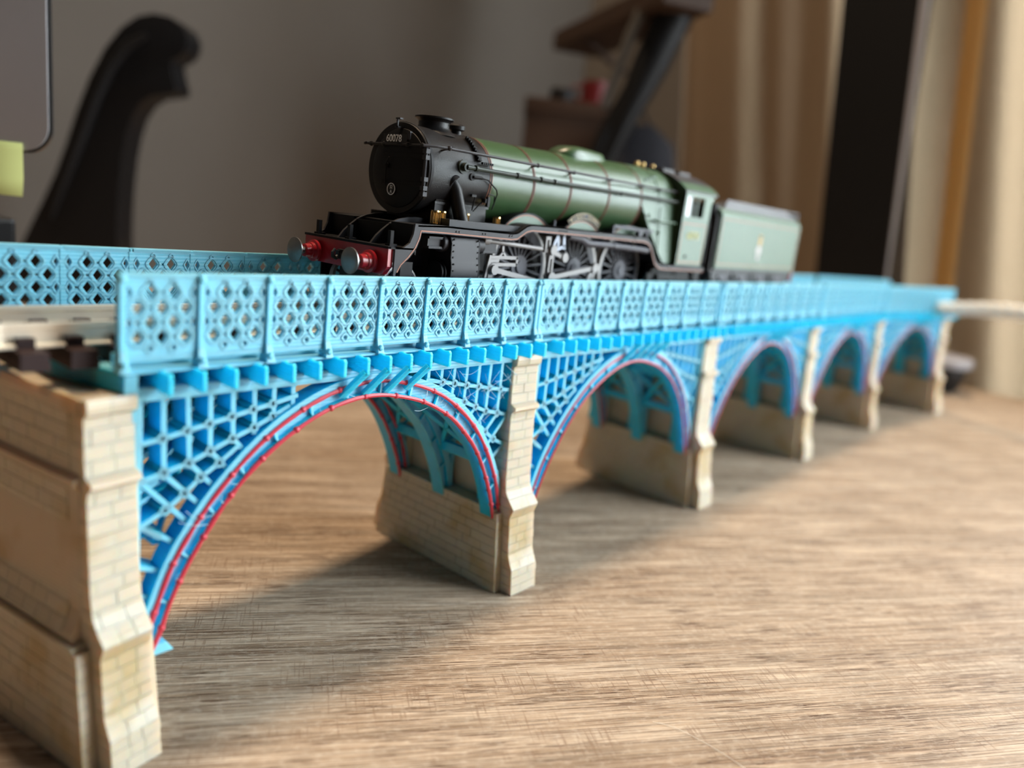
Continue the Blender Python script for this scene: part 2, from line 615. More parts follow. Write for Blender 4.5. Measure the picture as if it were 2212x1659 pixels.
def pier(i, x, detail, label, end_pier=False, rz=0, y=0):
    p = thing('viaduct_pier', label, 'pier', (x, y, 0), rz, 'stone viaduct piers')
    g = 0.12
    # pilasters: core set slightly back, stone blocks proud of it
    for side in (0, 1):
        f = (lambda y_: y_) if side == 0 else (lambda y_: 2 * YC - y_)
        ins = 0.16 if (side == 0 and detail) else 0.0
        m = MB()
        zs = sorted(set([q[0] for q in PROF]))
        rings = []
        for z in zs:
            h = hw(z) - ins
            yy = py(z) + ins
            rings.append([(-h, f(yy), z), (h, f(yy), z), (h, f(3.2), z), (-h, f(3.2), z)])
        m.loft(rings)
        pil = m.build('pilaster', MORTAR if ins else STONE, p, 30)
        if side == 0 and detail:
            for c, (z0, z1) in enumerate(zip(COURSES, COURSES[1:])):
                n = 3 if (z0 < 24 and detail > 1) else 2
                if 45 < z0 < 47 or z0 > 57 or 19 < z0 < 21:
                    n = 1
                sh = (0.5 if c % 2 else 0.0) / n
                cuts = [-1.0]
                for k in range(n):
                    t = -1 + 2 * (k + sh + (0.5 / n * 0 if c % 2 else 0)) / n
                    t += random.uniform(-0.08, 0.08)
                    if -0.75 < t < 0.75:
                        cuts.append(t)
                cuts.append(1.0)
                zz = [z0 + g / 2] + [q for q in zs if z0 + 0.3 < q < z1 - 0.3] + [z1 - g / 2]
                for a, b in zip(cuts, cuts[1:]):
                    mm = MB()
                    pr = random.uniform(-0.05, 0.07)
                    rr = []
                    for z in zz:
                        xa = a * hw(z) + (g / 2 if a > -1 else -pr)
                        xb = b * hw(z) - (g / 2 if b < 1 else -pr)
                        rr.append([(xa, py(z) - pr, z), (xb, py(z) - pr, z), (xb, 2.6, z), (xa, 2.6, z)])
                    mm.loft(rr)
                    mm.build('stone_block', STONE, pil)
    # lower wall
    T0, T1 = (7.6, 7.2) if end_pier else (7.0, 6.6)
    ZL = 20.3
    ins = 0.16 if detail else 0
    yl = lambda z: -4.2 + 2.2 * z / ZL
    tx = lambda z: T0 + (T1 - T0) * z / ZL
    m = MB()
    m.loft([[(-(tx(z) - ins), yl(z) + ins, z), (tx(z), yl(z) + ins, z), (tx(z), 2 * YC - yl(z), z), (-(tx(z) - ins), 2 * YC - yl(z), z)] for z in (0, ZL - 0.1)])
    wall = m.build('lower_wall', MORTAR if detail else STONE, p)
    if detail:
        zc = [0, 2.3, 4.6, 6.9, 9.2, 11.5, 13.8, 16.1, 18.4, ZL]
        for c, (z0, z1) in enumerate(zip(zc, zc[1:])):
            n = 8 if c < 8 else 5
            ys = [0.0] + [(k + (0.5 if c % 2 else 0) + random.uniform(-.12, .12)) / n for k in range(1, n)] + [1.0]
            for a, b in zip(ys, ys[1:]):
                za, zb = z0 + g / 2, z1 - g / 2
                pr = random.uniform(-0.04, 0.06)
                q = []
                for z in (za, zb):
                    A = yl(z) + (2 * YC - 2 * yl(z)) * a + (g / 2 if a > 0 else 0)
                    B = yl(z) + (2 * YC - 2 * yl(z)) * b - (g / 2 if b < 1 else 0)
                    q.append([(-tx(z) - pr, A, z), (-tx(z) + 2.2, A, z), (-tx(z) + 2.2, B, z), (-tx(z) - pr, B, z)])
                MB().hexa(q[0] + q[1]).build('stone_block', STONE, wall)
    # ledge slab and upper wall behind the arch feet
    MB().box(-T1 - 0.2, T1 + 0.2, -0.8, 2 * YC + 0.8, ZL - 0.1, ZL + 0.7).build('ledge', STONE, p, bevel=0.25)
    if end_pier:   # corbels that carry the arch feet
        for yy in (-.3, YC - 2.2, 2 * YC - 4.1):
            MB().hexa([(4.4, yy, 11.0), (6.8, yy, 11.0), (6.8, yy + 4.4, 11.0), (4.4, yy + 4.4, 11.0), (4.4, yy, 14.2), (9.6, yy, 14.2), (9.6, yy + 4.4, 14.2), (4.4, yy + 4.4, 14.2)]).build('corbel', STONE, p)
    HT = 4.3 if end_pier else 2.2
    m = MB()
    if end_pier:
        rings = []
        for z in [q for q in (20.9, 21.7, 22.4, 24, 25.8, 44.4, 45.6, 46.6, 47.3, 48, 56.9, 57.6, 58.8, 59.8)]:
            d = 0.9 * (py(z) - (-0.6)) if z > 40 else 0.55 * (py(z) + 1.6)
            d = -min(0, d)
            rings.append([(-HT - d + 0.14, 0.5, z), (HT, 0.5, z), (HT, 2 * YC - 0.5, z), (-HT - d + 0.14, 2 * YC - 0.5, z)])
        m.loft(rings)
    else:
        m.box(-HT, HT, 0.5, 2 * YC - 0.5, ZL + 0.6, 58)
    up = m.build('upper_wall', MORTAR if end_pier else STONE, p)
    if end_pier:
        for c, (z0, z1) in enumerate(zip(COURSES, COURSES[1:])):
            if z0 < 21 or 45 < z0 < 47 or z0 > 57:
                continue
            n = 8
            ys = [0.0] + [(k + (0.5 if c % 2 else 0) + random.uniform(-.12, .12)) / n for k in range(1, n)] + [1.0]
            for a, b in zip(ys, ys[1:]):
                A, B = 3.4 + 31.2 * a + g / 2, 3.4 + 31.2 * b - g / 2
                q = []
                for z in (z0 + g / 2, z1 - g / 2):
                    d = 0.9 * (py(z) + 0.6) if z > 40 else 0.55 * (py(z) + 1.6)
                    d = -min(0, d) + random.uniform(-.03, .04)
                    q.append([(-HT - d, A, z), (-HT + 2, A, z), (-HT + 2, B, z), (-HT - d, B, z)])
                MB().hexa(q[0] + q[1]).build('stone_block', STONE, up)
    return p


A5 = -0.125   # the last span is set down at a slight angle
PIERS = [
    (2.6, 2, 'end abutment pier of cream stone blocks, thick wall and unblocked outer face', True),
    (100, 2, 'cream stone pier between the first and second blue arches', False),
    (200, 1, 'cream stone pier between the second and third blue arches', False),
    (300, 1, 'cream stone pier between the third and fourth blue arches', False),
    (400, 0, 'cream stone pier between the fourth and fifth blue arches', False),
]
for i, (x, det, lab, ep) in enumerate(PIERS):
    if ep:   # the abutment is turned a little on the table
        t_ = math.radians(10)
        pier(i, x + .6 - 3.0 * math.sin(t_), det, lab, ep, t_, -3.0 + 3.0 * math.cos(t_)).scale = (.88, 1, 1)
    else:
        pier(i, x, det, lab, ep)
pier(5, 400 + 97 * math.cos(A5), 0, 'last cream stone pier at the far end of the viaduct beside the curtain', False, A5, 97 * math.sin(A5))

# ------------------------------------------------------------------ viaduct spans
SX = 1.4
INN = [(9.5, 15.2), (11, 18.7), (12.3, 22.6), (14.5, 27.5), (16.9, 31.6), (20.4, 36.9), (24.3, 41.5), (28.2, 45.2), (31.9, 47.9), (35.5, 50), (39.6, 52), (44, 53.5), (49.6, 54.5), (55.0, 54.4), (60, 53.5),
       (64.3, 52.4), (68.1, 51.0), (72.6, 48.7), (76, 46.5), (79.4, 43.5), (83.2, 39.6), (86.5, 35), (89.9, 28.6), (92.3, 22.6), (93.4, 18.7)]
OUT = [(7.6, 16.2), (8.6, 19.6), (10.2, 24.2), (12, 29), (14.4, 33.4), (18.3, 39), (22, 43.2), (25.8, 46.9), (29.4, 49.8), (33.1, 52.2), (38.7, 55), (45, 57), (52.0, 57.8), (57.9, 57.3), (65.4, 55.5), (71, 53.3),
       (74.9, 51.1), (78.4, 48.6), (82.1, 45.4), (85.8, 41.3), (89.5, 35.9), (93, 29.2), (94.4, 25), (95.6, 20)]


def resample(pts, n):
    P = [Vector(p) for p in pts]
    # Catmull-Rom smoothing then arc-length resample
    D = []
    for i in range(len(P) - 1):
        p0, p1, p2, p3 = P[max(i - 1, 0)], P[i], P[i + 1], P[min(i + 2, len(P) - 1)]
        for k in range(10):
            t = k / 10
            D.append(0.5 * ((2 * p1) + (p2 - p0) * t + (2 * p0 - 5 * p1 + 4 * p2 - p3) * t * t + (3 * p1 - p0 - 3 * p2 + p3) * t ** 3))
    D.append(P[-1])
    L = [0]
    for a, b in zip(D, D[1:]):
        L.append(L[-1] + (b - a).length)
    out = []
    j = 0
    for i in range(n):
        s = L[-1] * i / (n - 1)
        while j < len(D) - 2 and L[j + 1] < s:
            j += 1
        t = (s - L[j]) / max(1e-9, L[j + 1] - L[j])
        out.append(D[j].lerp(D[j + 1], t))
    return out


NR = 61
II = resample([(a - SX, b) for a, b in INN], NR)
OO = resample([(a - SX, b) for a, b in OUT], NR)
CX = 50.2


def rib_mesh():
    rings = []
    for a, b in zip(II, OO):
        d = (b - a)
        wd = d.length
        d.normalize()
        prof = [(0, -.5), (.55, -.5), (.7, .45), (wd - .7, .45), (wd - .55, -.5), (wd + 1.3, -.5), (wd + 1.3, 3.6), (0, 3.6)]
        rings.append([(a.x + d.x * s, yy, a.y + d.y * s) for s, yy in prof])
    m = MB().loft(rings)
    # feet that stand on the pier ledges
    # small stiffeners across the recessed web
    for k in range(4, NR - 3, 4):
        a, b = II[k], OO[k]
        m.bar((a.x, .1, a.y), (b.x, .1, b.y), .45, (0, 1, 0), .9)
    return m.mesh('arch_rib', 25)


def lattice_mesh():
    segs = [
        [(7.5, 51.3), (11.1, 51.8), (15.1, 52.5), (18.9, 53.2), (22.9, 53.9), (26.9, 54.7), (30.7, 55.3), (35.5, 56.3)],
        [(7.3, 45.0), (11.4, 46.0), (15.5, 46.9), (19.2, 48.4), (23.2, 50.0), (27.2, 51.4), (30.8, 53.0), (34.0, 54.4)],
        [(7.5, 37.4), (11.7, 39.4), (14.9, 41.7), (17.6, 44.0), (20.9, 46.0), (24.1, 48.3)],
        [(7.5, 58.7), (7.5, 45.2), (15.1, 36.9)], [(11.2, 58.7), (11.4, 45.7), (17.4, 39.3)], [(15.2, 58.7), (15.6, 46.9), (19.8, 42.1)],
        [(19.1, 58.7), (19.2, 48.4), (22.4, 44.6)], [(23.1, 58.7), (23.3, 50.0), (25.4, 47.4)], [(27.1, 58.7), (27.3, 50.3)], [(31.0, 58.7), (31.0, 52.2)], [(34.9, 58.7), (34.9, 54.2)],
        [(7.5, 37.4), (13.0, 33.6)], [(7.5, 30.4), (11.0, 28.8)], [(7.6, 37.4), (10.9, 34.8)], [(7.4, 25.2), (9.6, 24.4)],
    ]
    m = MB()
    for ns, sg in enumerate(segs):
        f0 = .22 + .025 * (ns % 15)
        pts = [(a - SX, b) for a, b in sg]
        for flip in (0, 1):
            P = [((2 * CX - a) if flip else a, b) for a, b in pts]
            for (a, b), (c, d) in zip(P, P[1:]):
                dx, dz = c - a, d - b
                l = math.hypot(dx, dz)
                ex, ez = dx / l * .2, dz / l * .2
                m.bar((a - ex, (f0 + 5.2) / 2, b - ez), (c + ex, (f0 + 5.2) / 2, d + ez), .8, (0, 1, 0), 5.2 - f0)
            for a, b in P[1:-1]:
                m.prism([(a + .95 * math.cos(k_ * PI / 4), b + .95 * math.sin(k_ * PI / 4)) for k_ in range(8)], 'y', f0 + .012, 4.9)
    # end posts and top chord
    for x0, x1 in ((4.9, 6.2), (2 * CX - 6.2, 2 * CX - 4.9)):
        m.box(x0, x1, 0.15, 7.2, 20.8, 58.5)
    m.box(4.9, 2 * CX - 4.9, 0.0, 3.8, 58.3, 59.4)
    return m.mesh('lattice', 35)


def red_mesh(pts_in, off, beads):
    m = MB()
    pts = []
    for k in range(NR):
        a, b = II[k], OO[k]
        d = (b - a).normalized()
        q = a + d * 0.15 if pts_in else b - d * 0.2
        pts.append((q.x, -.55, q.y))
    rr = [(.42 if beads else .34) + (random.uniform(-.06, .08) if beads else 0) for _ in pts]
    m.tube(pts, rr, 6)
    if beads:
        for k in range(2 + off, NR - 1, 4):
            p = pts[k]
            t = Vector(pts[min(k + 1, NR - 1)]) - Vector(pts[k - 1])
            t.normalize()
            t *= .5
            m.tube([Vector(p) - t, Vector(p) - t * .4, Vector(p) + t * .4, Vector(p) + t], [.4, .64, .6, .4], 8)
    return m.mesh('red_edging', 50)


def bracket_mesh():
    m = MB()
    m.prism([(4.2, 60.05), (-1.2, 60.05), (-4.3, 60.05), (-4.6, 60.4), (-4.55, 63.0), (-4.2, 63.45), (-2.6, 63.2), (-1.4, 63.4), (-.5, 63.0), (4.2, 62.95)], 'x', -.28, .28)
    return m.mesh('bracket')


def strut_mesh():
    return MB().bar((0, -.3, 55.2), (2.6, -4.0, 60.6), .9, (1, 0, 0), 1.5).mesh('strut')


PW = 12.15


def panel_mesh():
    W0, Z0, Z1 = PW, 64.9, 78.0
    out = [(0.3, Z0), (W0 - 0.3, Z0), (W0 - 0.3, Z1), (0.3, Z1)]
    holes, rings = [], []

    def dia(cx, cz, a, b):
        k = .32
        return [(cx + a, cz), (cx + a * .62, cz + b * k + .12), (cx + a * .22, cz + b * .85), (cx, cz + b), (cx - a * .22, cz + b * .85), (cx - a * .62, cz + b * k + .12), (cx - a, cz),
                (cx - a * .62, cz - b * k - .12), (cx - a * .22, cz - b * .85), (cx, cz - b), (cx + a * .22, cz - b * .85), (cx + a * .62, cz - b * k - .12)]
    def ell(cx, cz, a, b, n=16, e=1.45):
        return [(cx + a * math.copysign(abs(math.cos(t)) ** (2 / e), math.cos(t)), cz + b * math.copysign(abs(math.sin(t)) ** (2 / e), math.sin(t))) for t in [2 * PI * k / n for k in range(n)]]
    c = W0 / 2
    rows = [(75.15, (-1.8, 1.8)), (72.8, (-3.7, 0, 3.7)), (70.5, (-1.8, 1.8)), (68.25, (-3.7, 0, 3.7))]
    for z, xs in rows:
        for x in xs:
            holes.append(dia(c + x, z, .92, 1.18))
            rings.append((ell(c + x, z, 1.6, 1.72), ell(c + x, z, 1.14, 1.34)))
    for x in (-1.8, 1.8):
        holes.append(dia(c + x, 66.55, .34, .4))
        rings.append((ell(c + x, 66.55, .95, .95, 12), ell(c + x, 66.55, .5, .55, 12)))
        rings.append((ell(c + x, 76.9, .6, .5, 12), ell(c + x, 76.9, .25, .22, 12)))
    for z in (75.15, 72.8, 70.5, 68.25):
        for x in ((-5.0, 5.0) if z in (75.15, 70.5) else ()):
            holes.append(dia(c + x, z, .38, .75))
            rings.append((dia(c + x, z, .8, 1.3), dia(c + x, z, .5, .92)))
    for x, z in ((0, 75.15), (0, 70.5), (-1.8, 72.8), (1.8, 72.8), (-1.8, 68.25), (1.8, 68.25), (-3.7, 70.5), (3.7, 70.5)):
        holes.append([(c + x + .44, z + .3), (c + x, z + .2), (c + x - .44, z + .3), (c + x - .3, z), (c + x - .44, z - .3), (c + x, z - .2), (c + x + .44, z - .3), (c + x + .3, z)])
    m = MB()
    vs, fs = flat_shape([out] + holes, .42)
    F4 = frame4((0, .75, 0), (1, 0, 0), (0, 0, 1))
    m.add(put(vs, F4), fs)
    for side in (0.335, 1.165):
        G4 = frame4((0, side, 0), (1, 0, 0), (0, 0, 1))
        for o, i in rings:
            vs, fs = flat_shape([o, i], .16)
            m.add(put(vs, G4), fs)
    m.box(0.2, W0 - .2, .15, 1.3, 77.4, 78.1)
    m.box(0.2, W0 - .2, .2, 1.25, 64.6, 65.3)
    return m.mesh('panel')


def post_mesh():
    m = MB()
    m.box(-.42, .42, -.25, 1.3, 64, 78.0)
    m.hexa([(-.75, -1.3, 63.2), (.75, -1.3, 63.2), (.75, 1.6, 63.2), (-.75, 1.6, 63.2), (-.45, -.3, 66.2), (.45, -.3, 66.2), (.45, 1.3, 66.2), (-.45, 1.3, 66.2)])
    m.lathe([(.1, -1.35), (.45, -1.25), (.62, -.9), (.6, .3)], (0, -.1, 64.3), 'y', 10)
    m.lathe([(.3, -.62), (.5, -.5), (.5, .3)], (0, 0, 77.2), 'y', 10)
    return m.mesh('post', 40)


def with_mat(me, m):
    me.materials.append(m)
    return me


RIB = with_mat(rib_mesh(), BLUE_SHADED)
RIB.materials.append(BLUE)
LAT = with_mat(lattice_mesh(), BLUE_SHADED)
LAT.materials.append(BLUE)
for me in (RIB, LAT):          # light painted in: front faces get the lit blue, the rest the shaded
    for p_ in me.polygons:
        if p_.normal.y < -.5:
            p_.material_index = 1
REDI = [with_mat(red_mesh(True, 0, b), RED_PEN) for b in (True, False)]
REDO = [with_mat(red_mesh(False, 1, b), RED_PEN) for b in (True, False)]
BRK = with_mat(bracket_mesh(), BLUE_SHADED)
STRUT = with_mat(strut_mesh(), BLUE_SHADED)
PAN = with_mat(panel_mesh(), BLUE)
POST = with_mat(post_mesh(), BLUE)
DECKS = []
for x0 in (-2.6, 2.4):
    dk = MB()
    if x0 < 0:   # the end of the deck over the abutment is cut askew
        end = [(-3.9, 2 * YC + 1.5), (-3.4, 28), (-1.6, 15), (1.2, 6), (3.4, -.7)]
        dk.prism([(101.2, -.7), (101.2, 2 * YC + .7)] + end, 'z', 62.9, 63.3)
        dk.prism([(101.2, 5.2), (101.2, 2 * YC - 5.2)] + [(-3.8, 2 * YC - 5.2)] + end[1:4] + [(1.6, 5.2)], 'z', 60.4, 62.75)
        dk.prism(end[1:] + [(5.2, -1.0), (4.4, 6), (2, 15), (0, 28)], 'z', 60.0, 62.75)
    else:
        dk.box(x0, 101.2, -.7, 2 * YC + .7, 62.9, 63.3)
        dk.box(x0, 101.2, 5.6, 2 * YC - 5.6, 60.4, 62.75)
    dk.box(3.2, 100.4, .2, 2 * YC - .2, 58.7, 60.4)
    DECKS.append(with_mat(dk.mesh('deck'), BLUE))
    DECKS[-1].materials.append(BLUE_SHADED)
    for p_ in DECKS[-1].polygons:      # faces turned from the window carry painted shade, the deeper blue
        if p_.normal.x < -.3:
            p_.material_index = 1
EDGE = with_mat(MB().box(5.0, 101.0, 4.0, 4.8, 60.2, 62.95).box(2.6, 101.0, 2 * YC - 3.0, 2 * YC - 2.2, 60.2, 62.8).mesh('edge_girder'), BLUE_SHADED)
# bracing between the three ribs
BEAM = with_mat(MB().box(-.8, .8, 3.4, 2 * YC - 3.4, -1.2, 1.2).mesh('cross_beam'), BLUE_SHADED)
bx = MB()
for sgn in (0, 1):
    X = (lambda x: 2 * CX - x) if sgn else (lambda x: x)
    for ya, yb in ((3.5, 17.2), (20.8, 34.5)):
        bx.bar((X(10.5), ya, 34), (X(23), yb, 47), .9, (0, 0, 1), .9)
        bx.bar((X(10.5), yb, 34), (X(23), ya, 47), .9, (0, 0, 1), .9)
        bx.bar((X(8.2), ya, 34), (X(7.6), yb, 46), .8, (1, 0, 0), .9)
        bx.bar((X(8.2), yb, 34), (X(7.6), ya, 46), .8, (1, 0, 0), .9)
        bx.bar((X(23), ya, 48), (X(48), yb, 56), .9, (0, 0, 1), 1.0)
        bx.box(X(7.6) - .5, X(7.6) + .5, ya, yb, 52.5, 54.0)
XBR = with_mat(bx.mesh('diagonal_brace'), BLUE_SHADED)

ORD = ['first', 'second', 'third', 'fourth', 'fifth']
EXTRA = [' nearest the thick end abutment, with crisp beaded red arch edges', ' carrying the locomotive wheels and cab', ' carrying the pale green tender', ' between the tender span and the angled end span', ' turned slightly out of line at the curtain end']
for i in range(5):
    if i == 4:
        root = thing('viaduct_span', '', 'bridge span', (400, 0, 0), A5, 'blue viaduct spans')
    else:
        root = thing('viaduct_span', '', 'bridge span', (SX if i == 0 else 100 * i, 0, 0), 0, 'blue viaduct spans')
    root['label'] = ORD[i] + ' blue lattice arch span' + EXTRA[i]
    link('deck', DECKS[min(i, 1)], root)
    link('edge_girder', EDGE, root)
    bead = 0 if i == 0 else 1
    for k, (yy, rot) in enumerate(((0, 0), (YC - 1.6, 0), (2 * YC - 3.2, 0))):
        off = (0, yy, 0) if not rot else (2 * CX, yy, 0)
        rb = link('arch_rib', RIB, root, off, (0, 0, rot))
        link('lattice', LAT, root, off, (0, 0, rot))
        if k != 1:
            for me in (REDI[bead], REDO[bead]):
                link('red_edging', me, rb)
    for x, z in ((10.5, 33.5), (2 * CX - 10.5, 33.5), (23, 47.5), (2 * CX - 23, 47.5)):
        link('cross_beam', BEAM, root, (x, 0, z))
    link('diagonal_brace', XBR, root)
    if i == 0:
        for yy in (0, YC - 1.6, 2 * YC - 3.2):
            MB().hexa([(5.8, yy - .8, 14.3), (11.6, yy - .8, 14.3), (11.6, yy + 3.8, 14.3), (5.8, yy + 3.8, 14.3), (6.0, yy - .5, 16.0), (10.4, yy - .5, 16.0), (10.4, yy + 3.6, 16.0), (6.0, yy + 3.6, 16.0)]).build('foot_pad', BLUE, root)
    for k in range(18):
        x = 8.6 + 5.38 * k
        link('bracket', BRK, root, (x, 0, 0))
        link('bracket', BRK, root, (x, 2 * YC, 0), (0, 0, PI))
    for k in range(7, 11):
        link('strut', STRUT, root, (8.6 + 5.38 * k - 2.6, 0, 0))
    for side in (0, 1):
        if side == 0:
            par = link('parapet', MB().box(3.0, 101, .1, 1.3, 63.1, 63.36).box(3.0, 101, 2.8, 3.2, 63.2, 65.6).mesh('parapet'), root)
        else:
            par = link('parapet', MB().box(-4.1, 94, 2 * YC - .9, 2 * YC + .3, 63.1, 63.7).box(-4.1, 94, 2 * YC - 3.2, 2 * YC - 2.8, 63.2, 65.6).mesh('parapet'), root)
        par.data.materials.append(BLUE)
        x0 = 3.3 if side == 0 else -3.75
        for k in range(8):
            if side == 0:
                link('panel', PAN, par, (x0 + PW * k, 0, 0))
            else:
                link('panel', PAN, par, (x0 + PW * (k + 1), 2 * YC + .4, 0), (0, 0, PI))
        for k in range(9):
            if side == 0:
                link('post', POST, par, (x0 + PW * k, 0, 0))
            else:
                link('post', POST, par, (x0 + PW * k, 2 * YC + .4, 0), (0, 0, PI))

rs = random.Random(4)
q = MB()
for k in range(46):
    if k < 30:
        xa, za = rs.uniform(66, 95), rs.uniform(50, 58.5)
        xb, zb = min(96, xa + rs.uniform(-7, 7)), za - rs.uniform(0.5, 7)
        za, zb, ya = min(za, 58.6), max(zb, 44 if xb > 84 else 50), -.15
    else:
        j = rs.randrange(6, NR - 6)
        xa, za, xb, zb, ya = II[j].x, II[j].y + .4, OO[j + rs.randrange(-3, 3)].x, OO[j].y - .3, -.5
    q.tube(resample([(xa, ya, za), ((xa + xb) / 2 + rs.uniform(-1, 1), ya - rs.uniform(.1, .6), (za + zb) / 2 - rs.uniform(0, .9)), (xb, ya, zb)], 7), .04, 4)
o = q.build('plastic_strings', mat('pale_plastic_string', (0.55, 0.78, 0.86), 0.4), [o_ for o_ in bpy.data.objects if o_.name == 'viaduct_span'][0])
o['kind'] = 'stuff'

# ------------------------------------------------------------------ track
TY = 16.5
track = thing('model_track', 'brown sleepered nickel model track laid along the blue viaduct deck', 'track', (0, 0, 63.3))


def track_pt(x, dy):
    """centre-line of the track, following the bent last span"""
    if x <= 398:
        return (x, TY + dy, 0.0)
    d = x - 400
    return (400 + d * math.cos(A5) - (TY + dy) * math.sin(A5), d * math.sin(A5) + (TY + dy) * math.cos(A5), 0.0)


RP = [(-1.7, 2.7), (1.7, 2.7), (1.7, 3.0), (.3, 3.4), (.3, 5.1), (.62, 5.3), (.62, 6.1), (-.62, 6.1), (-.62, 5.3), (-.3, 5.1), (-.3, 3.4), (-1.7, 3.0)]
for sd in (-6.75 - .62, 6.75 + .62):
    rings = []
    for x in (-70, -8, 60, 200, 398, 420, 496):
        dip = -1.0 if x == -70 else 0
        rings.append([(track_pt(x, sd + a)[0], track_pt(x, sd + a)[1] + (dip * 5), b + dip * 0.9) for a, b in RP])
    MB().loft(rings).build('rail', RAIL, track)
sl = MB().hexa([(-2.0, -13, 0), (2.0, -13, 0), (2.0, 13, 0), (-2.0, 13, 0), (-1.8, -12.8, 2.7), (1.8, -12.8, 2.7), (1.8, 12.8, 2.7), (-1.8, 12.8, 2.7)])
for q in (-7.37, 7.37):
    for e in (-1.9, .75):
        sl.box(-1.2, 1.2, q + e, q + e + 1.15, 2.6, 4.1)
SLP = with_mat(sl.mesh('sleeper'), SLEEPER)
x = -65.0
while x < 492:
    p = track_pt(x, 0)
    dip = -0.9 * max(0, (-8 - x) / 62)
    link('sleeper', SLP, track, (p[0], p[1] + dip * 5, dip), (0, 0, A5 if x > 398 else 0))
    x += 6.6

# ------------------------------------------------------------------ locomotive
LX, LY, LZ = 51.0, TY, 69.4
loco = thing('steam_locomotive', 'green model steam locomotive with black smokebox and red buffer beam', 'locomotive', (LX, LY, LZ))
loco.scale = (1, 1.04, 1)
BZ = 30.1


def add(name, m, material, parent=loco, smooth=35, bevel=0.0):
    return m.build(name, material, parent, smooth, bevel)


# smokebox with its door
DX = 0.9
sb = add('smokebox', MB().lathe([(8.9, 18.0), (9.5, 18.0), (9.65, 18.5), (9.4, 18.9), (9.4, 37.3)], (0, 0, BZ), 'x', 64), BLACK)
add('rivet_ring', MB().lathe([(9.46, 18.4), (9.72, 18.45), (9.72, 19.2), (9.46, 19.3)], (0, 0, BZ), 'x', 64), BLACK2, sb)
door = add('smokebox_door', MB().lathe([(8.3, 17.2), (8.2, 17.0), (7.4, 16.7), (5, 16.35), (2.5, 16.2), (.3, 16.15)], (0, -.3, BZ), 'x', 48), BLACK2)
m = MB()
for z in (BZ + 2.7, BZ - 3.0):
    m.bar((16.2, 3.4, z), (16.8, -8.9, z), .9, (1, 0, 0), .5)
add('hinge_strap', m, BLACK2, door)
m = MB().cyl((16.5, -8.9, 25.3), (16.5, -8.9, 34.8), .38, 10)
for z in (25.2, 26.4, 28.2, 32.6, 33.9):
    m.box(16.1, 17.2, -9.4, -8.3, z - .45, z + .45)
add('hinge_pin', m, GREYBLK, door)
m = MB().cyl((15.6, 2.0, 30.5), (16.4, 2.0, 30.5), .55, 12)
m.cyl((15.6, 2.0, 30.4), (15.7, 1.95, 26.2), .17, 8)
m.cyl((15.4, 2.0, 30.5), (15.4, 1.0, 32.2), .15, 8)
add('door_handle', m, BLACK2, door)
m = MB().box(16.2, 16.6, -3.2, 4.2, 35.2, 37.1)
npl = add('number_plate', m, DARKIN, door)
vs, fs = text_shape('60078', 2.1, .05, 0.0, .92)
add('number_digits', MB().add(put(vs, frame4((16.14, 0.75, 36.1), (0, -1, 0), (0, 0, 1))), fs), WHITE, npl, None)
sh = MB().lathe([(1.25, 16.1), (1.25, 16.4)], (0, 0.4, 25.6), 'x', 24)
shed = add('shed_plate', sh, DARKIN, door)
sv, sf = flat_shape([[(1.28 * math.cos(a * PI / 12), 1.28 * math.sin(a * PI / 12)) for a in range(24)], [(1.1 * math.cos(a * PI / 12), 1.1 * math.sin(a * PI / 12)) for a in range(24)]], .05)
sm = MB().add(put(sv, frame4((16.05, .4, 25.6), (0, -1, 0), (0, 0, 1))), sf)
for tx, tz in (('52', 26.0), ('A', 25.05)):
    vs, fs = text_shape(tx, 1.05, .04, 0.0, .8)
    sm.add(put(vs, frame4((16.06, .4, tz), (0, -1, 0), (0, 0, 1))), fs)
add('shed_lettering', sm, WHITE, shed, None)
m = MB().cyl((16.2, -8.9, 34.9), (16.2, 10.2, 34.9), .3, 8)
for yy in (-8.0, -3.6, 3.8, 8.0):
    m.lathe([(.02, -.6), (.4, -.42), (.58, 0), (.4, .42), (.02, .6)], (16.2, yy, 34.9), 'z', 8)
    m.cyl((16.2, yy, 34.9), (17.4, yy, 34.9), .16, 6)
add('front_handrail', m, BLACK2)
m = MB().box(15.6, 17.2, -.9, .1, 38.3, 38.6).box(15.6, 15.9, -.7, -.3, 38.4, 40.3).box(15.5, 16.3, -1.5, -.1, 40.0, 40.3)
m.box(15.9, 16.2, -4.4, -3.6, 36.0, 37.6).box(15.7, 16.3, -4.6, -3.4, 37.3, 37.6)
add('lamp_bracket', m, GREYBLK)
for o in kids(loco):
    if o.name in ('smokebox_door', 'front_handrail', 'lamp_bracket'):
        o.location.x += 0.8 * S
# chimney, snifting valve
ch = []
for r, z in ((5.2, 38.2), (4.6, 38.9), (3.7, 39.5), (3.35, 40.2), (3.35, 41.0), (3.7, 41.4), (4.25, 41.65), (4.25, 42.0), (3.5, 42.3), (3.0, 42.3), (2.7, 41.8), (2.6, 40.0)):
    ch.append((r, z))
add('chimney', MB().lathe(ch, (27.4, 0, 0), 'z', 40), BLACK)
add('snifting_valve', MB().lathe([(1.3, 38.8), (1.2, 40.2), (1.9, 40.5), (1.95, 41.3), (1.3, 41.7), (.4, 41.8)], (34.4, 0, 0), 'z', 24), BLACK)
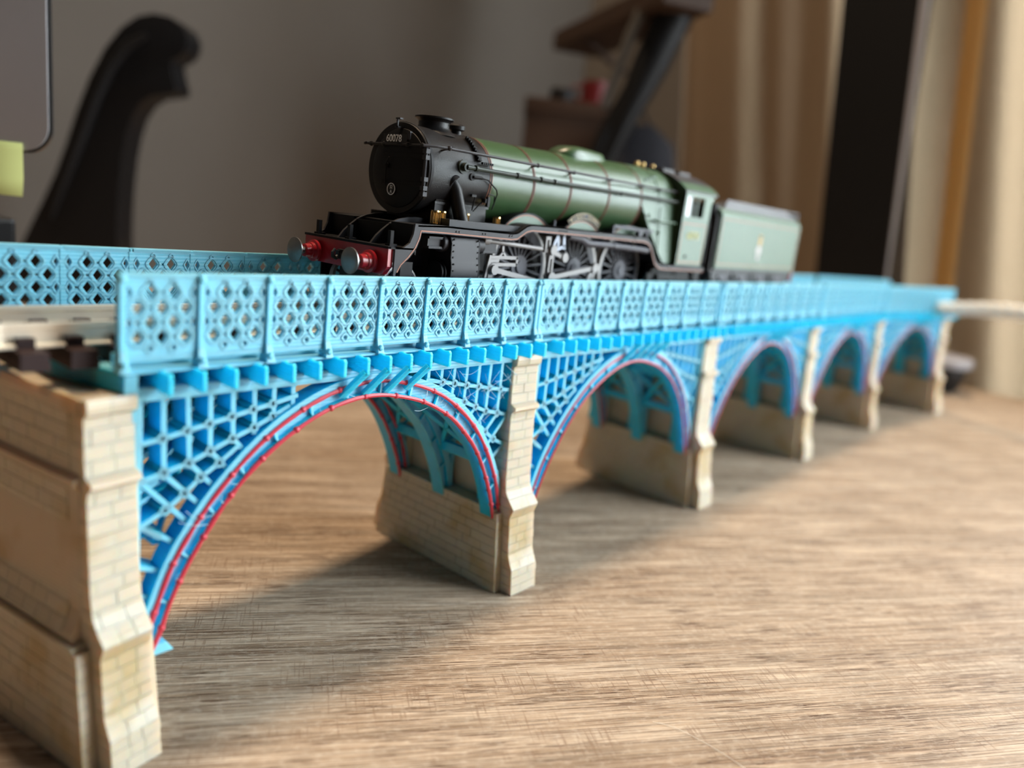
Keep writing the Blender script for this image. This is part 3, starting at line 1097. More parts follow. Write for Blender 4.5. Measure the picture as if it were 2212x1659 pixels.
# smokebox side fittings
m = MB()
arc = [(9.6 * math.cos(a), 9.6 * math.sin(a)) for a in [math.radians(q) for q in range(22, 64, 4)]]
for q0, q1 in zip(arc, arc[1:]):
    m.bar((33.2, -q0[0], BZ + q0[1]), (33.2, -q1[0], BZ + q1[1]), 1.1, (1, 0, 0), .9)
for k in range(9):
    a = math.radians(24 + 4.4 * k)
    m.lathe([(.3, 9.6), (.28, 10.1), (.1, 10.2)], (0, 0, 0), 'y', 6) if False else m.box(32.5, 33.0, -9.95 * math.cos(a) - .2, -9.95 * math.cos(a) + .2, BZ + 9.95 * math.sin(a) - .2, BZ + 9.95 * math.sin(a) + .2)
for k in range(6):
    m.box(33.6 + k * .62, 33.95 + k * .62, -9.85, -9.2, BZ + 3.1, BZ + 3.6)
add('cover_strap', m, BLACK2, sb)

# boiler: tapered barrel with lining bands
BP = [(37.3, 9.4, BZ), (52.5, 9.55, BZ + .1), (67, 9.85, BZ + .25), (84, 10.2, BZ + .45), (100, 10.5, BZ + .7)]
m = MB()
m.loft([[(x, r * math.cos(2 * PI * k / 64), zc + r * math.sin(2 * PI * k / 64)) for k in range(64)] for x, r, zc in BP])
boiler = add('boiler', m, GREEN)
for x, r, zc in BP:
    for dx, mt, rr, hwid, nm in ((0, BLACK2, .10, .26, 'band'), (-.34, ORANGE, .09, .075, 'lining'), (.34, ORANGE, .09, .075, 'lining')):
        q = MB()
        q.lathe([(r - .3, x + dx - hwid), (r + rr, x + dx - hwid), (r + rr, x + dx + hwid), (r - .3, x + dx + hwid)], (0, 0, zc), 'x', 64)
        add(nm, q, mt, boiler)

# firebox
rings = []
for x, zb in ((100, 30.4), (103, 26.2), (106, 22.6), (109, 19.2), (112, 15.9), (114, 14.2), (117, 13.8), (119.6, 13.8)):
    r, zc = 10.55, BZ + .75
    sec = []
    for k in range(33):
        a = PI * k / 32
        sec.append((x, r * math.cos(a), zc + r * math.sin(a)))
    fl = (zc - zb) * .09
    sec += [(x, -r - fl * .5, (zc + zb) / 2), (x, -r - fl, zb), (x, r + fl, zb), (x, r + fl * .5, (zc + zb) / 2)]
    rings.append(sec)
fb = add('firebox', MB().loft(rings), GREEN_MATT, smooth=30)
q = MB()
r, zc = 10.62, BZ + .75
q.tube([(109.5, -r * math.cos(a), zc + r * math.sin(a)) for a in [PI * k / 24 for k in range(25)]], .14, 6)
q.tube([(110, -11.1, 30), (110, -11.7, 22), (110, -12.1, 17.5)], .14, 6)
for x, z in ((110.5, 22.6), (113.5, 15.2), (117, 15.4), (103.5, 27.2)):
    q.lathe([(.55, -.25), (.55, .25)], (x, -11.7, z), 'y', 10)
for k in range(5):
    a = math.radians(36 + k * 3)
    q.box(103 + k * 1.9, 103.8 + k * 1.9, -10.8 * math.cos(a) - .2, -10.8 * math.cos(a) + .3, zc + 10.6 * math.sin(a) - .3, zc + 10.6 * math.sin(a) + .3)
add('washout_plugs', q, GREEN_MATT, fb)
q = MB().cyl((107, -12.2, 26.0), (118.5, -12.2, 26.0), .28, 8).cyl((107, -12.2, 26.0), (107, -11, 26.0), .3, 8)
for x in (106.5, 108.2):
    q.lathe([(.02, -.5), (.4, -.3), (.5, 0), (.4, .3), (.02, .5)], (x, -12.1, 26.0), 'z', 8)
add('side_rail', q, GREEN_MATT, fb)

# banjo dome and safety valves
rings = []
for x, hw_, z in ((70.6, .6, 40.0), (71.6, 2.6, 41.0), (73.2, 4.0, 42.0), (75.5, 4.7, 42.7), (78.5, 4.8, 42.9), (82, 4.4, 42.9), (86, 3.9, 42.8), (89.4, 3.7, 42.6), (89.9, 3.4, 42.2)):
    sec = []
    for k in range(17):
        a = PI * k / 16
        e = 0.62
        cx_, sx_ = math.cos(a), math.sin(a)
        yy = hw_ * math.copysign(abs(cx_) ** e, cx_)
        zz = 38.2 + (z - 38.2) * abs(sx_) ** e
        sec.append((x, yy, zz))
    rings.append(sec)
add('dome', MB().loft(rings), GREEN, smooth=50)
for x, yy in ((113.6, 1.0), (117.0, 1.0), (122.8, 1.0)):
    add('safety_valve', MB().lathe([(1.1, 40.3), (1.0, 41.0), (.55, 41.3), (.7, 41.9), (.85, 42.6), (.5, 43.2), (.1, 43.3)], (x, yy, 0), 'z', 16), BRASS)

# boiler handrail and pipes on the near and the far side
for sgn in (-1, 1):
    q = MB()
    q.tube([(16.3, sgn * 8.9, 34.9), (19, sgn * 9.9, 35.1), (22.3, sgn * 10.3, 35.1), (60, sgn * 10.5, 35.2), (121, sgn * 11.0, 35.2)], .31, 8)
    for x in (22.3, 51.9, 66.4, 83.3, 99.4, 109.5, 120.8):
        q.lathe([(.02, -.55), (.4, -.4), (.55, 0), (.4, .4), (.02, .55)], (x, sgn * 10.45, 35.15), 'z', 10)
        q.cyl((x, sgn * 10.4, 35.1), (x, sgn * 7.5, 34.5), .22, 6)
    add('handrail', q, GREYBLK if sgn < 0 else BLACK2)
q = MB().lathe([(1.5, -9.6), (1.5, -9.2)], (28, 0, 32.0), 'y', 20).lathe([(.9, -10.6), (.9, -9.5)], (28, 0, 32.0), 'y', 16)
q.tube([(28, -10.4, 32.0), (30, -10.6, 32.0), (60, -10.75, 32.0), (100, -11.2, 32.3), (119.4, -11.6, 32.3)], [.62, .5, .5, .5, .5], 10)
for x in (30.6, 44.5, 53.2, 58.5, 88):
    q.cyl((x - .3, -10.7 - (x - 30) * .007, 32.03), (x + .3, -10.7 - (x - 30) * .007, 32.03), .68, 10)
add('ejector_pipe', q, mat('pipe_green_black', (0.016, 0.024, 0.017), 0.5, spec=0.3))
q = MB().lathe([(.8, -9.7), (.8, -9.1)], (31, 0, 30.2), 'y', 12)
q.tube([(31, -9.8, 30.2), (33.6, -10, 30.2)], .34, 8)
q.tube([(33.6, -10, 30.2), (35.6, -10, 30.0), (38.8, -9.9, 28.2), (39.2, -9.9, 27.2), (38.4, -9.4, 23.6)], .17, 6)
q.box(35.6, 37.2, -9.8, -8.6, 25.0, 25.9).box(36.2, 36.9, -10.0, -9.3, 24.2, 26.4)
q.tube([(36.4, -9.4, 26.0), (36.5, -9.6, 27.0), (38.7, -9.6, 26.8), (38.9, -9.5, 24.6)], .15, 6)
q.box(31.6, 33.0, -9.4, -8.8, 26.0, 26.5)
q.tube([(32.8, -9.2, 26.2), (32.8, -8.6, 23.0)], .17, 6)
q.tube([(35.6, -9.3, 25.4), (34.8, -8.9, 24.6), (33.6, -8.2, 22.8)], .15, 6)
add('drain_pipes', q, BLACK2)

# saddle, steam pipe, outer box
q = MB()
q.loft([[(22.2, -6.2, z) if False else (x0, y0, z) for x0, y0 in ((22.4, -h), (38.6, -h), (38.6, h), (22.4, h))] for z, h in ((17.5, 7.5), (23.6, 7.5), (24.6, 7.8))])
q.box(22.0, 39.0, -7.9, 7.9, 23.6, 24.1)
add('saddle', q, BLACK, smooth=None)
for sgn in (-1, 1):
    add('steam_pipe', MB().tube([(26.2, sgn * 7.4, 29.6), (26.9, sgn * 8.7, 26.9), (28.6, sgn * 10.2, 19.2)], [1.4, 1.5, 1.55], 20), BLACK)
    add('pipe_flange', MB().tube([(25.9, sgn * 7.6, 29.0), (26.5, sgn * 8.6, 28.2)], [2.1, 1.9], 20), BLACK2)

# running plate: swept strip, valance and lining on both sides
TOP = [(5.4, 14.3), (8.6, 14.3), (11.9, 14.3), (12.0, 14.5), (12.02, 19.0), (20, 19.3), (41, 19.0), (43, 19.2), (44.6, 20.1), (46.2, 21.0), (48.2, 21.4), (60, 21.4), (98.5, 21.2), (101, 20.8), (103, 19.6), (104.6, 17.4), (106.4, 15.2),
       (108.6, 14.0), (111, 13.7), (137.5, 13.5)]
for sgn in (-1, 1):
    ya, yb = (sgn * 14.0, sgn * 6.0)
    q = MB()
    sec = [[(x, ya, z), (x, yb, z), (x, yb, z - .35), (x, ya, z - .35)] for x, z in TOP]
    q.loft(sec)
    plate = add('running_plate', q, BLACK2)
    # valance with curved front drop
    low = [(x, z - 1.75) for x, z in TOP if x > 12.1]
    poly = [(11.3, 19.2)] + [p for p in TOP if p[0] > 12.1] + low[::-1] + [(13.1, 17.5), (12.9, 16.3), (12.0, 14.2), (10.4, 12.4), (8.6, 11.0), (7.6, 10.2), (7.0, 9.0), (6.5, 9.0), (6.5, 14.3), (8.6, 14.3), (10.2, 15.3), (11.0, 17.0)]
    vs, fs = flat_shape([poly], .25)
    q = MB().add(put(vs, frame4((0, sgn * 13.75, 0), (1, 0, 0), (0, 0, 1))), fs)
    add('valance', q, GREYBLK, plate, None)
    # thin orange lining
    pts = [(7.3, 9.4), (8.2, 10.9), (10.0, 12.5), (11.6, 14.3), (12.6, 16.4), (12.9, 17.9)] + [(x, z - 1.45) for x, z in TOP if x > 13]
    q = MB()
    for (a, b), (c, d) in zip(pts, pts[1:]):
        q.bar((a, sgn * 14.02, b), (c, sgn * 14.02, d), .23, (0, 1, 0), .08)
    add('lining', q, ORANGE, plate, None)
    if sgn < 0:
        q = MB()
        for x in (23.0, 23.9, 31.2, 32.1, 40.2, 41.1, 58.6, 59.4, 60.2, 61.0, 61.8, 93, 93.8):
            z = 18.3 if x < 42 else 20.5
            q.lathe([(.22, -14.15), (.22, -13.9)], (x, 0, z), 'y', 8)
        add('rivets', q, DARKIN, plate)['kind'] = 'stuff'
    add('toe_box', MB().prism([(22.1, 19.0), (47.5, 19.4), (45.5, 20.6), (22.1, 20.7)], 'y', sgn * 12.6, sgn * 9.0), GREYBLK if sgn < 0 else BLACK2, plate, None)
    # curved front frame tops
    fr = [(7.4, 14.2), (8.8, 15.9), (10.2, 17.1), (12.4, 18.7), (14.6, 19.6), (17, 20.1), (19.5, 20.3), (22.4, 20.2), (22.4, 10), (7.4, 10)]
    vs, fs = flat_shape([fr], .28)
    add('frame_plate', MB().add(put(vs, frame4((0, sgn * 5.2, 0), (1, 0, 0), (0, 0, 1))), fs), GREYBLK, loco, None)
    # step plate under the beam
    add('step_plate', MB().box(9.2, 12.4, sgn * 12.6, sgn * 12.9, 3.6, 11.4).box(9.2, 12.4, sgn * 11.4, sgn * 12.9, 3.3, 3.7), BLACK2)
add('front_platform', MB().box(5.2, 8.8, -13.6, 13.6, 13.9, 14.3).box(8.8, 22.4, -5, 5, 13.2, 13.6).box(12.0, 12.3, -13.6, 13.6, 13, 18.5), BLACK2, smooth=None)

# buffer beam
q = MB().prism([(-13.4, 10.4), (-12.0, 8.7), (12.0, 8.7), (13.4, 10.4), (13.4, 14.0), (-13.4, 14.0)], 'x', 5.3, 6.5)
beam = add('buffer_beam', q, BUFRED, smooth=None)
add('beam_edge', MB().box(5.1, 6.6, -13.5, 13.5, 13.9, 14.4), BLACK2, beam, None)
for yy in (-9.0, 9.0):
    b = add('buffer', MB().lathe([(2.3, 5.3), (2.3, 4.7), (1.75, 4.6), (1.7, 3.9), (1.45, 3.8), (1.35, 2.6), (1.15, 2.5)], (0, yy, 10.9), 'x', 24), BUFRED, loco)
    b.location.x = -0.7 * S
    add('buffer_head', MB().lathe([(.7, 3.0), (.7, .9), (2.3, .75), (2.6, .5), (2.6, .25), (2.0, .08), (.3, 0)], (0, yy, 10.9), 'x', 32), STEEL, b)
q = MB().tube([(5.3, 0, 11.2), (4.2, 0, 11.1), (3.2, 0, 10.4), (2.5, 0, 10.7), (2.4, 0, 11.6), (2.9, 0, 12.3)], [.5, .5, .45, .42, .36, .25], 8)
q.box(4.2, 5.3, -.9, .9, 10.2, 12.2).box(3.5, 3.9, -.6, .6, 10.4, 12.0)
add('draw_hook', q, DARKIN)
for yy, xx in ((10.6, 6.6), (0.2, 6.6), (-11.6, 7.2)):
    q = MB().box(xx - .4, xx + .4, yy - .45, yy + .45, 14.2, 17.4).box(xx - .7, xx + 1.2, yy - .7, yy + .7, 14.2, 14.8)
    add('lamp_iron', q, BLACK2, smooth=None)

# frames and bogie
q = MB().box(14, 116, -5.2, 5.2, 5.5, 19).box(22, 40, -7.4, 7.4, 8, 18)
q.box(8, 40, -4.6, 4.6, 3.4, 8.5)
add('main_frame', q, DARKIN, smooth=None)


def wheel(x, r, spokes, sgn, name, hub=2.3, z=None, weight=False):
    z = r if z is None else z
    y0, y1 = sgn * 7.2, sgn * 8.5
    e = MB()
    rin, rout = r * .86, r * .93
    ring = [(rout, min(y0, y1)), (rout, max(y0, y1)), (rin, max(y0, y1)), (rin, min(y0, y1)), (rout, min(y0, y1))]
    e.lathe(ring[:-1], (x, 0, z), 'y', 40) if False else None
    vs, fs = flat_shape([[(rout * math.cos(2 * PI * k / 48), rout * math.sin(2 * PI * k / 48)) for k in range(48)], [(rin * math.cos(2 * PI * k / 48), rin * math.sin(2 * PI * k / 48)) for k in range(48)]], .5)
    e.add(put(vs, frame4((x, sgn * 7.9, z), (1, 0, 0), (0, 0, 1))), fs)
    for k in range(spokes):
        a = 2 * PI * (k + .3) / spokes
        e.bar((x + hub * .8 * math.cos(a), sgn * 7.9, z + hub * .8 * math.sin(a)), (x + rin * 1.02 * math.cos(a), sgn * 7.9, z + rin * 1.02 * math.sin(a)), .42 if r > 8 else .5, (0, 1, 0), .8)
    e.lathe(sorted([(hub, sgn * 7.2), (hub, sgn * 8.7)], key=lambda q_: q_[1]), (x, 0, z), 'y', 24)
    e.lathe(sorted([(hub * .55, sgn * 7.2), (hub * .5, sgn * 9.1)], key=lambda q_: q_[1]), (x, 0, z), 'y', 16)
    if weight:
        a0, a1 = (25, 100) if weight == 1 else (0, 70)
        P = [(rin * math.cos(math.radians(a)), rin * math.sin(math.radians(a))) for a in range(a0, a1 + 1, 5)]
        vs, fs = flat_shape([P], .55)
        e.add(put(vs, frame4((x, sgn * 7.95, z), (1, 0, 0), (0, 0, 1))), fs)
    wobj = add(name, e, WHEELG)
    vs, fs = flat_shape([[(r * math.cos(2 * PI * k / 64), r * math.sin(2 * PI * k / 64)) for k in range(64)], [(rout * math.cos(2 * PI * k / 64), rout * math.sin(2 * PI * k / 64)) for k in range(64)]], .62)
    t = MB().add(put(vs, frame4((x, sgn * 7.9, z), (1, 0, 0), (0, 0, 1))), fs)
    vs, fs = flat_shape([[(1.07 * r * math.cos(2 * PI * k / 64), 1.07 * r * math.sin(2 * PI * k / 64)) for k in range(64)], [(rout * math.cos(2 * PI * k / 64), rout * math.sin(2 * PI * k / 64)) for k in range(64)]], .15)
    t.add(put(vs, frame4((x, sgn * 7.1, z), (1, 0, 0), (0, 0, 1))), fs)
    add('tyre', t, TYRE, wobj, 30)
    return wobj


D = (51.4, 74.0, 96.6)
for sgn in (-1, 1):
    for k, x in enumerate(D):
        wheel(x, 10.4, 20, sgn, 'driving_wheel', 2.9, 10.8, 2 if k == 1 else 1 if k == 0 else 0)
    for x in (13.4, 33.2):
        wheel(x, 5.1, 10, sgn, 'bogie_wheel', 1.3, 5.3)
    wheel(118, 5.9, 12, sgn, 'trailing_wheel', 1.4, 6.1)
    # splashers
    for k, x in enumerate(D):
        z0, r = 20.6, 12.9 - .0
        cz = 10.9
        a0 = math.asin((z0 - cz) / r)
        arc = [(x + 1.0 + r * math.cos(a), cz + r * math.sin(a)) for a in [a0 + (PI - 2 * a0) * q_ / 20 for q_ in range(21)]]
        q = MB().prism(arc, 'y', sgn * 9.0, sgn * 5.5)
        s = add('splasher', q, GREEN_MATT)
        q = MB()
        for (a, b), (c, d) in zip(arc, arc[1:]):
            q.bar((a, sgn * 7.4, b), (c, sgn * 7.4, d), .3, (0, 1, 0), 3.7)
        add('splasher_rim', q, BLACK2, s)
        q = MB()
        arc2 = [(x + 1.0 + (r - .45) * math.cos(a), cz + (r - .45) * math.sin(a)) for a in [a0 + (PI - 2 * a0) * q_ / 20 for q_ in range(21)]]
        for (a, b), (c, d) in zip(arc2, arc2[1:]):
            q.bar((a, sgn * 9.03, b), (c, sgn * 9.03, d), .26, (0, 1, 0), .06)
        add('lining', q, ORANGE, s, None)
# curved nameplate on the middle splasher
x, cz = 75.4, 13.2
A0, A1 = math.radians(54), math.radians(126)
rin, rout = 10.75, 12.45
outer = [(x + rout * math.cos(A0 + (A1 - A0) * k / 20), cz + rout * math.sin(A0 + (A1 - A0) * k / 20)) for k in range(21)]
inner = [(x + rin * math.cos(A1 + (A0 - A1) * k / 20), cz + rin * math.sin(A1 + (A0 - A1) * k / 20)) for k in range(21)]
vs, fs = flat_shape([outer + inner], .3)
npz = add('nameplate', MB().add(put(vs, frame4((0, -8.9, 0), (1, 0, 0), (0, 0, 1))), fs), GREYBLK, loco, None)
q = MB()
for rr in (rin + .12, rout - .12):
    pts = [(x + rr * math.cos(A0 + (A1 - A0) * k / 20), -9.25, cz + rr * math.sin(A0 + (A1 - A0) * k / 20)) for k in range(21)]
    q.tube(pts, .09, 6)
for a in (A0 + .01, A1 - .01):
    q.tube([(x + rr * math.cos(a), -9.25, cz + rr * math.sin(a)) for rr in (rin + .12, rout - .12)], .09, 6)
word = 'NIGHT HAWK'
for k, chx in enumerate(word):
    if chx == ' ':
        continue
    a = A1 - (A1 - A0) * (k + 1.0) / (len(word) + 1)
    vs, fs = text_shape(chx, 1.35, .06, .01, .85)
    rm = (rin + rout) / 2
    q.add(put(vs, frame4((x + rm * math.cos(a), -9.25, cz + rm * math.sin(a)), (math.sin(a), 0, -math.cos(a)), (math.cos(a), 0, math.sin(a)))), fs)
add('nameplate_letters', q, mat('nameplate_gilt', (0.40, 0.33, 0.20), 0.5, metal=0.2), npz, None)

# cylinders
for sgn in (-1, 1):
    y0, y1 = sgn * 7.0, sgn * 13.4
    prof = [(sgn * 7.0, 17.6), (sgn * 11.8, 17.6), (sgn * 13.0, 17.0), (sgn * 13.5, 15.8), (sgn * 13.55, 12.6), (sgn * 13.75, 11.9), (sgn * 13.95, 10.5), (sgn * 13.9, 8.8), (sgn * 13.2, 7.0), (sgn * 12, 5.8), (sgn * 10.4, 5.2), (sgn * 8.6, 5.6), (sgn * 7.0, 7.0)]
    cy = add('cylinder', MB().prism(prof, 'x', 22.6, 31.2), GREYBLK if sgn < 0 else BLACK2, smooth=25)
    if sgn < 0:
        q = MB()
        for xx in (22.4, 31.0):
            q.prism([(a * 1.004 if abs(a) > 7 else a, b) for a, b in prof], 'x', xx, xx + .25)
        for xx in (23.1, 30.6):
            for z in (16.6, 15.4, 14.1, 12.8, 11.4, 10, 8.6, 7.4):
                yv = -13.55 if z > 12.2 else -13.95 if z > 8 else -13.6
                q.lathe([(.2, yv - .12), (.2, yv + .2)], (xx, 0, z), 'y', 6)
        add('cover_bolts', q, BLACK2, cy)['kind'] = 'stuff'
        q = MB().lathe([(2.9, 21.6), (2.9, 22.6)], (0, -10.4, 9.2), 'x', 24).lathe([(1.7, 20.9), (2.5, 21.0), (2.6, 21.7)], (0, -10.4, 9.2), 'x', 24)
        add('front_cover', q, BLACK2, cy)
        q = MB().lathe([(1.75, 21.0), (1.9, 21.2), (1.9, 22.6)], (0, -11.0, 15.6), 'x', 20)
        q.box(17.0, 21.2, -11.9, -10.1, 14.8, 16.4)
        for z in (14.6, 16.6):
            q.box(17.0, 21.4, -12.3, -9.9, z - .25, z + .25)
        add('valve_cover', q, GREYBLK, cy, 30)
        q = MB().lathe([(1.8, 31.1), (1.8, 33.6), (1.3, 33.9)], (0, -11.2, 15.5), 'x', 20).box(33.8, 38.4, -12.0, -10.6, 14.2, 16.2).box(33.8, 38.4, -12.3, -10.4, 14.0, 14.4)
        add('valve_gland', q, GREYBLK, cy, 30)
# motion on the near side
q = MB().cyl((33.6, -12.0, 16.9), (55, -12.0, 15.7), .55, 12).lathe([(.9, 33.6), (1.0, 34.0), (1.0, 35.4), (.6, 36.0)], (0, -12, 16.9), 'x', 12)
add('valve_rod', q, RODS)
q = MB().bar((36.6, -11.4, 13.1), (46.6, -11.4, 13.2), .75, (0, 1, 0), 1.0).bar((36.6, -11.4, 11.4), (46.6, -11.4, 11.6), .75, (0, 1, 0), 1.0).box(46.0, 46.7, -11.9, -10.9, 11.2, 13.5)
q.bar((41.0, -11.5, 15.8), (41.2, -11.5, 14.2), .7, (0, 1, 0), .7).bar((41.2, -11.5, 14.4), (39.9, -11.5, 13.2), .5, (0, 1, 0), .7).bar((41.2, -11.5, 14.4), (42.5, -11.5, 13.2), .5, (0, 1, 0), .7)
q.box(36.8, 40.0, -11.9, -11.0, 12.0, 12.8)
add('slide_bars', q, RODS, smooth=None)
q = MB().bar((36.3, -12.2, 13.6), (34.8, -12.2, 7.2), .6, (0, 1, 0), .6).lathe([(1.35, -12.6), (1.35, -11.0)], (37.2, 0, 10.4), 'y', 20)
q.bar((36.2, -12.0, 12.0), (36.6, -12.0, 8.0), .9, (0, 1, 0), .8).cyl((31, -10.6, 9.4), (36, -10.6, 9.4), .5, 10)
add('crosshead', q, RODS)
q = MB().bar((37.2, -12.9, 10.4), (73.2, -12.9, 4.6), 1.15, (0, 1, 0), .7).lathe([(1.15, -13.4), (1.15, -12.4)], (37.2, 0, 10.4), 'y', 20).lathe([(1.6, -13.3), (1.6, -12.4)], (73.2, 0, 4.6), 'y', 20)
add('connecting_rod', q, RODS)
q = MB().bar((51.4, -9.9, 5.0), (96.6, -9.9, 5.0), 1.2, (0, 1, 0), .7)
for x in D:
    q.lathe([(1.5, -10.4), (1.5, -8.6)], (x, 0, 5.0), 'y', 18)
add('coupling_rod', q, RODS)
q = MB()
for z0, z1, xx in ((18.4, 15.6, 56.7), (13.8, 9.8, 58.7)):
    vs, fs = flat_shape([[(xx - .95, z1 - .6), (xx + .95, z1 - .6), (xx + .95, z0 + .5), (xx - .95, z0 + .5)], [(xx - .4, z1 + .3), (xx + .4, z1 + .3), (xx + .4, z0 - .3), (xx - .4, z0 - .3)]], .35)
    q.add(put(vs, frame4((0, -12.2, 0), (1, 0, 0), (0, 0, 1))), fs)
q.lathe([(1.25, -13.3), (1.25, -11.6)], (58.4, 0, 15.7), 'y', 20).lathe([(1.2, -13.2), (1.2, -11.6)], (63.6, 0, 14.0), 'y', 20)
q.bar((58.4, -12.6, 15.2), (63.6, -12.6, 13.9), 1.0, (0, 1, 0), .6)
q.bar((57.2, -12.3, 9.8), (58.0, -12.5, 8.6), 1.4, (0, 1, 0), .6)
add('expansion_link', q, RODS)
q = MB().bar((58.6, -12.1, 15.6), (60.5, -12.1, 19.2), .9, (0, 1, 0), .7).bar((63.6, -12.1, 16), (63.0, -12.1, 19.2), .9, (0, 1, 0), .7).bar((59.5, -12.1, 15.4), (63.6, -12.1, 16.8), .8, (0, 1, 0), .7).bar((60.8, -12, 19.2), (61.2, -12, 15.6), .7, (0, 1, 0), .7)
add('motion_bracket', q, mat('bracket_blue_grey', (0.20, 0.22, 0.27), 0.4, metal=0.3), smooth=None)
q = MB().bar((58.2, -13.2, 8.9), (76.6, -13.2, 11.7), 1.15, (0, 1, 0), .6).lathe([(1.35, -13.8), (1.35, -12.4)], (58.2, 0, 8.9), 'y', 20).lathe([(1.3, -13.8), (1.3, -12.2)], (76.6, 0, 11.7), 'y', 20)
add('eccentric_rod', q, RODS)
q = MB().bar((76.6, -12.7, 11.7), (73.2, -12.7, 4.6), 1.3, (0, 1, 0), .6)
add('return_crank', q, RODS)
# pipe below and reverser above the running plate
q = MB().tube([(64.5, -12.6, 19.4), (69.7, -12.8, 19.0), (72.4, -12.9, 18.0), (84.5, -12.9, 17.9), (103, -12.9, 17.3)], .85, 12)
q.cyl((84.2, -12.9, 17.9), (84.8, -12.9, 17.9), 1.0, 12)
add('injector_pipe', q, WHEELG)
q = MB()
for a, b in (((86.2, 21.2), (86.2, 23.3)), ((86.2, 23.2), (93, 23.0)), ((93, 23.0), (107, 22.8)), ((104, 22.8), (104, 20.9))):
    q.bar((a[0], -11.2, a[1]), (b[0], -11.2, b[1]), .8, (0, 1, 0), .9)
q.box(99.5, 101.5, -11.6, -10.2, 21.0, 22.6).cyl((60.6, -10.5, 21), (60.6, -10.5, 23), .5, 8)
add('reverser_rod', q, WHEELG, smooth=None)
# brass lubricators on the footplate
for x, yy in ((20.6, -9.6), (22.6, -9.6), (30.2, -9.3), (40.2, -9.6)):
    q = MB()
    n = 7
    for k in range(n):
        a = 2 * PI * k / n
        q.cyl((x + .75 * math.cos(a), yy + .75 * math.sin(a), 19.4), (x + .75 * math.cos(a), yy + .75 * math.sin(a), 22.0), .16, 6)
    q.lathe([(.8, 19.2), (.95, 19.5), (.55, 19.7), (.55, 21.7), (1.0, 21.9), (.95, 22.2)], (x, yy, 0), 'z', 12)
    add('lubricator', q, BRASS)
# trailing truck frame
q = MB().box(108, 136, -11.2, -10.4, 7.2, 13.2).box(112.5, 123, -12.2, -11.0, 6.0, 10.4).box(124, 136, -11.8, -10.6, 8.5, 11)
q.lathe([(1.8, -12.9), (1.8, -11.5)], (118, 0, 7.2), 'y', 16).cyl((109.5, -11.6, 11.6), (109.5, -12.2, 11.6), 1.1, 12)
q.box(134, 138, -12.6, -11.8, 5.0, 13.4).box(108, 137, -7, 7, 7, 13.4)
add('trailing_truck', q, BLACK2, smooth=None)

# cab
X0, X1 = 119.5, 136.4
for sgn in (-1, 1):
    outl = [(X0, 13.6), (X1 - .6, 13.6), (X1, 20), (X1 + .2, 27), (X1 + .6, 33), (X1 + 2.4, 36.2), (X0, 36.2)]
    hole = [(X0 + 1.6, 28.6), (132.2, 28.6), (132.4, 34.6), (X0 + 1.6, 34.6)]
    vs, fs = flat_shape([outl, hole], .3)
    side = add('cab_side', MB().add(put(vs, frame4((0, sgn * 13.3, 0), (1, 0, 0), (0, 0, 1))), fs), GREEN_MATT, loco, None)
    q = MB().box(X0 + 4.9, X0 + 5.5, sgn * 13.2, sgn * 13.5, 28.6, 34.6).box(128.0, 128.5, sgn * 13.1, sgn * 13.4, 28.6, 34.6)
    q.box(X0 + 1.2, 132.8, sgn * 13.3, sgn * 13.75, 28.1, 28.6)
    add('window_frame', q, GREEN_MATT, side, None)
    add('window_pane', MB().box(X0 + 1.6, X0 + 5.0, sgn * 13.2, sgn * 13.3, 28.6, 34.6), mat('cab_glass_reflection', (0.42, 0.42, 0.46), 0.12, spec=0.8), side, None)  # pale opaque base colour paints a white reflection on the pane
    q = MB()
    rect = [(X0 + .9, 14.6), (X1 - 1.2, 14.6), (X1 - 1.0, 26.4), (X0 + .9, 26.4)]
    for k in range(4):
        a, b = rect[k], rect[(k + 1) % 4]
        q.bar((a[0], sgn * 13.62, a[1]), (b[0], sgn * 13.62, b[1]), .28, (0, 1, 0), .08)
    add('lining', q, ORANGE, side, None)
    if sgn < 0:
        vs, fs = text_shape('60078', 3.2, .05, 0.0, .95)
        add('cab_number', MB().add(put(vs, frame4((127.6, -13.64, 22.8), (1, 0, 0), (0, 0, 1))), fs), CREAM, side, None)
        q = MB().lathe([(.5, -13.9), (.5, -13.6)], (124.5, 0, 16.4), 'y', 10)
        add('washout_cover', q, BLACK2, side)
    q = MB().cyl((X1 + 1.6, sgn * 13.2, 14.5), (X1 + 1.6, sgn * 13.2, 29), .3, 8).cyl((X1 + 3.0, sgn * 12.6, 14.5), (X1 + 3.0, sgn * 12.6, 27), .3, 8)
    add('grab_rail', q, GREYBLK)


def roof_z(yy):
    R = 21.0
    return 41.6 - R + math.sqrt(max(0, R * R - yy * yy)) if abs(yy) < 13.61 else 36.2


sec_o = [(yy, 41.7 - 5.4 * (abs(yy) / 13.7) ** 2.3) for yy in [-13.7 + 27.4 * k / 28 for k in range(29)]]
sec = sec_o + [(yy, z - .5) for yy, z in sec_o[::-1]]
add('cab_roof', MB().prism(sec, 'x', X0 - .3, 140.2), mat('roof_dark_grey', (0.028, 0.027, 0.03), 0.5), smooth=30)
lo = [p for p in sec_o if p[0] < -10.4]
for sgn in (-1, 1):
    pts = [(sgn * abs(a) * 1.004, b + .05) for a, b in lo] + [(sgn * abs(a) * .97, b - .2) for a, b in lo[::-1]]
    add('roof_edge', MB().prism(pts, 'x', X0 - .35, 140.25), GREEN_MATT, smooth=None)
for x0, x1 in ((121.4, 128.6), (131.6, 139.0)):
    add('roof_ventilator', MB().hexa([(x0, -4, 41.2), (x1, -4, 41.2), (x1, 4, 41.2), (x0, 4, 41.2), (x0 + .3, -3.5, 42.4), (x1 - .3, -3.5, 42.4), (x1 - .3, 3.5, 42.4), (x0 + .3, 3.5, 42.4)]), GREYBLK, smooth=None)
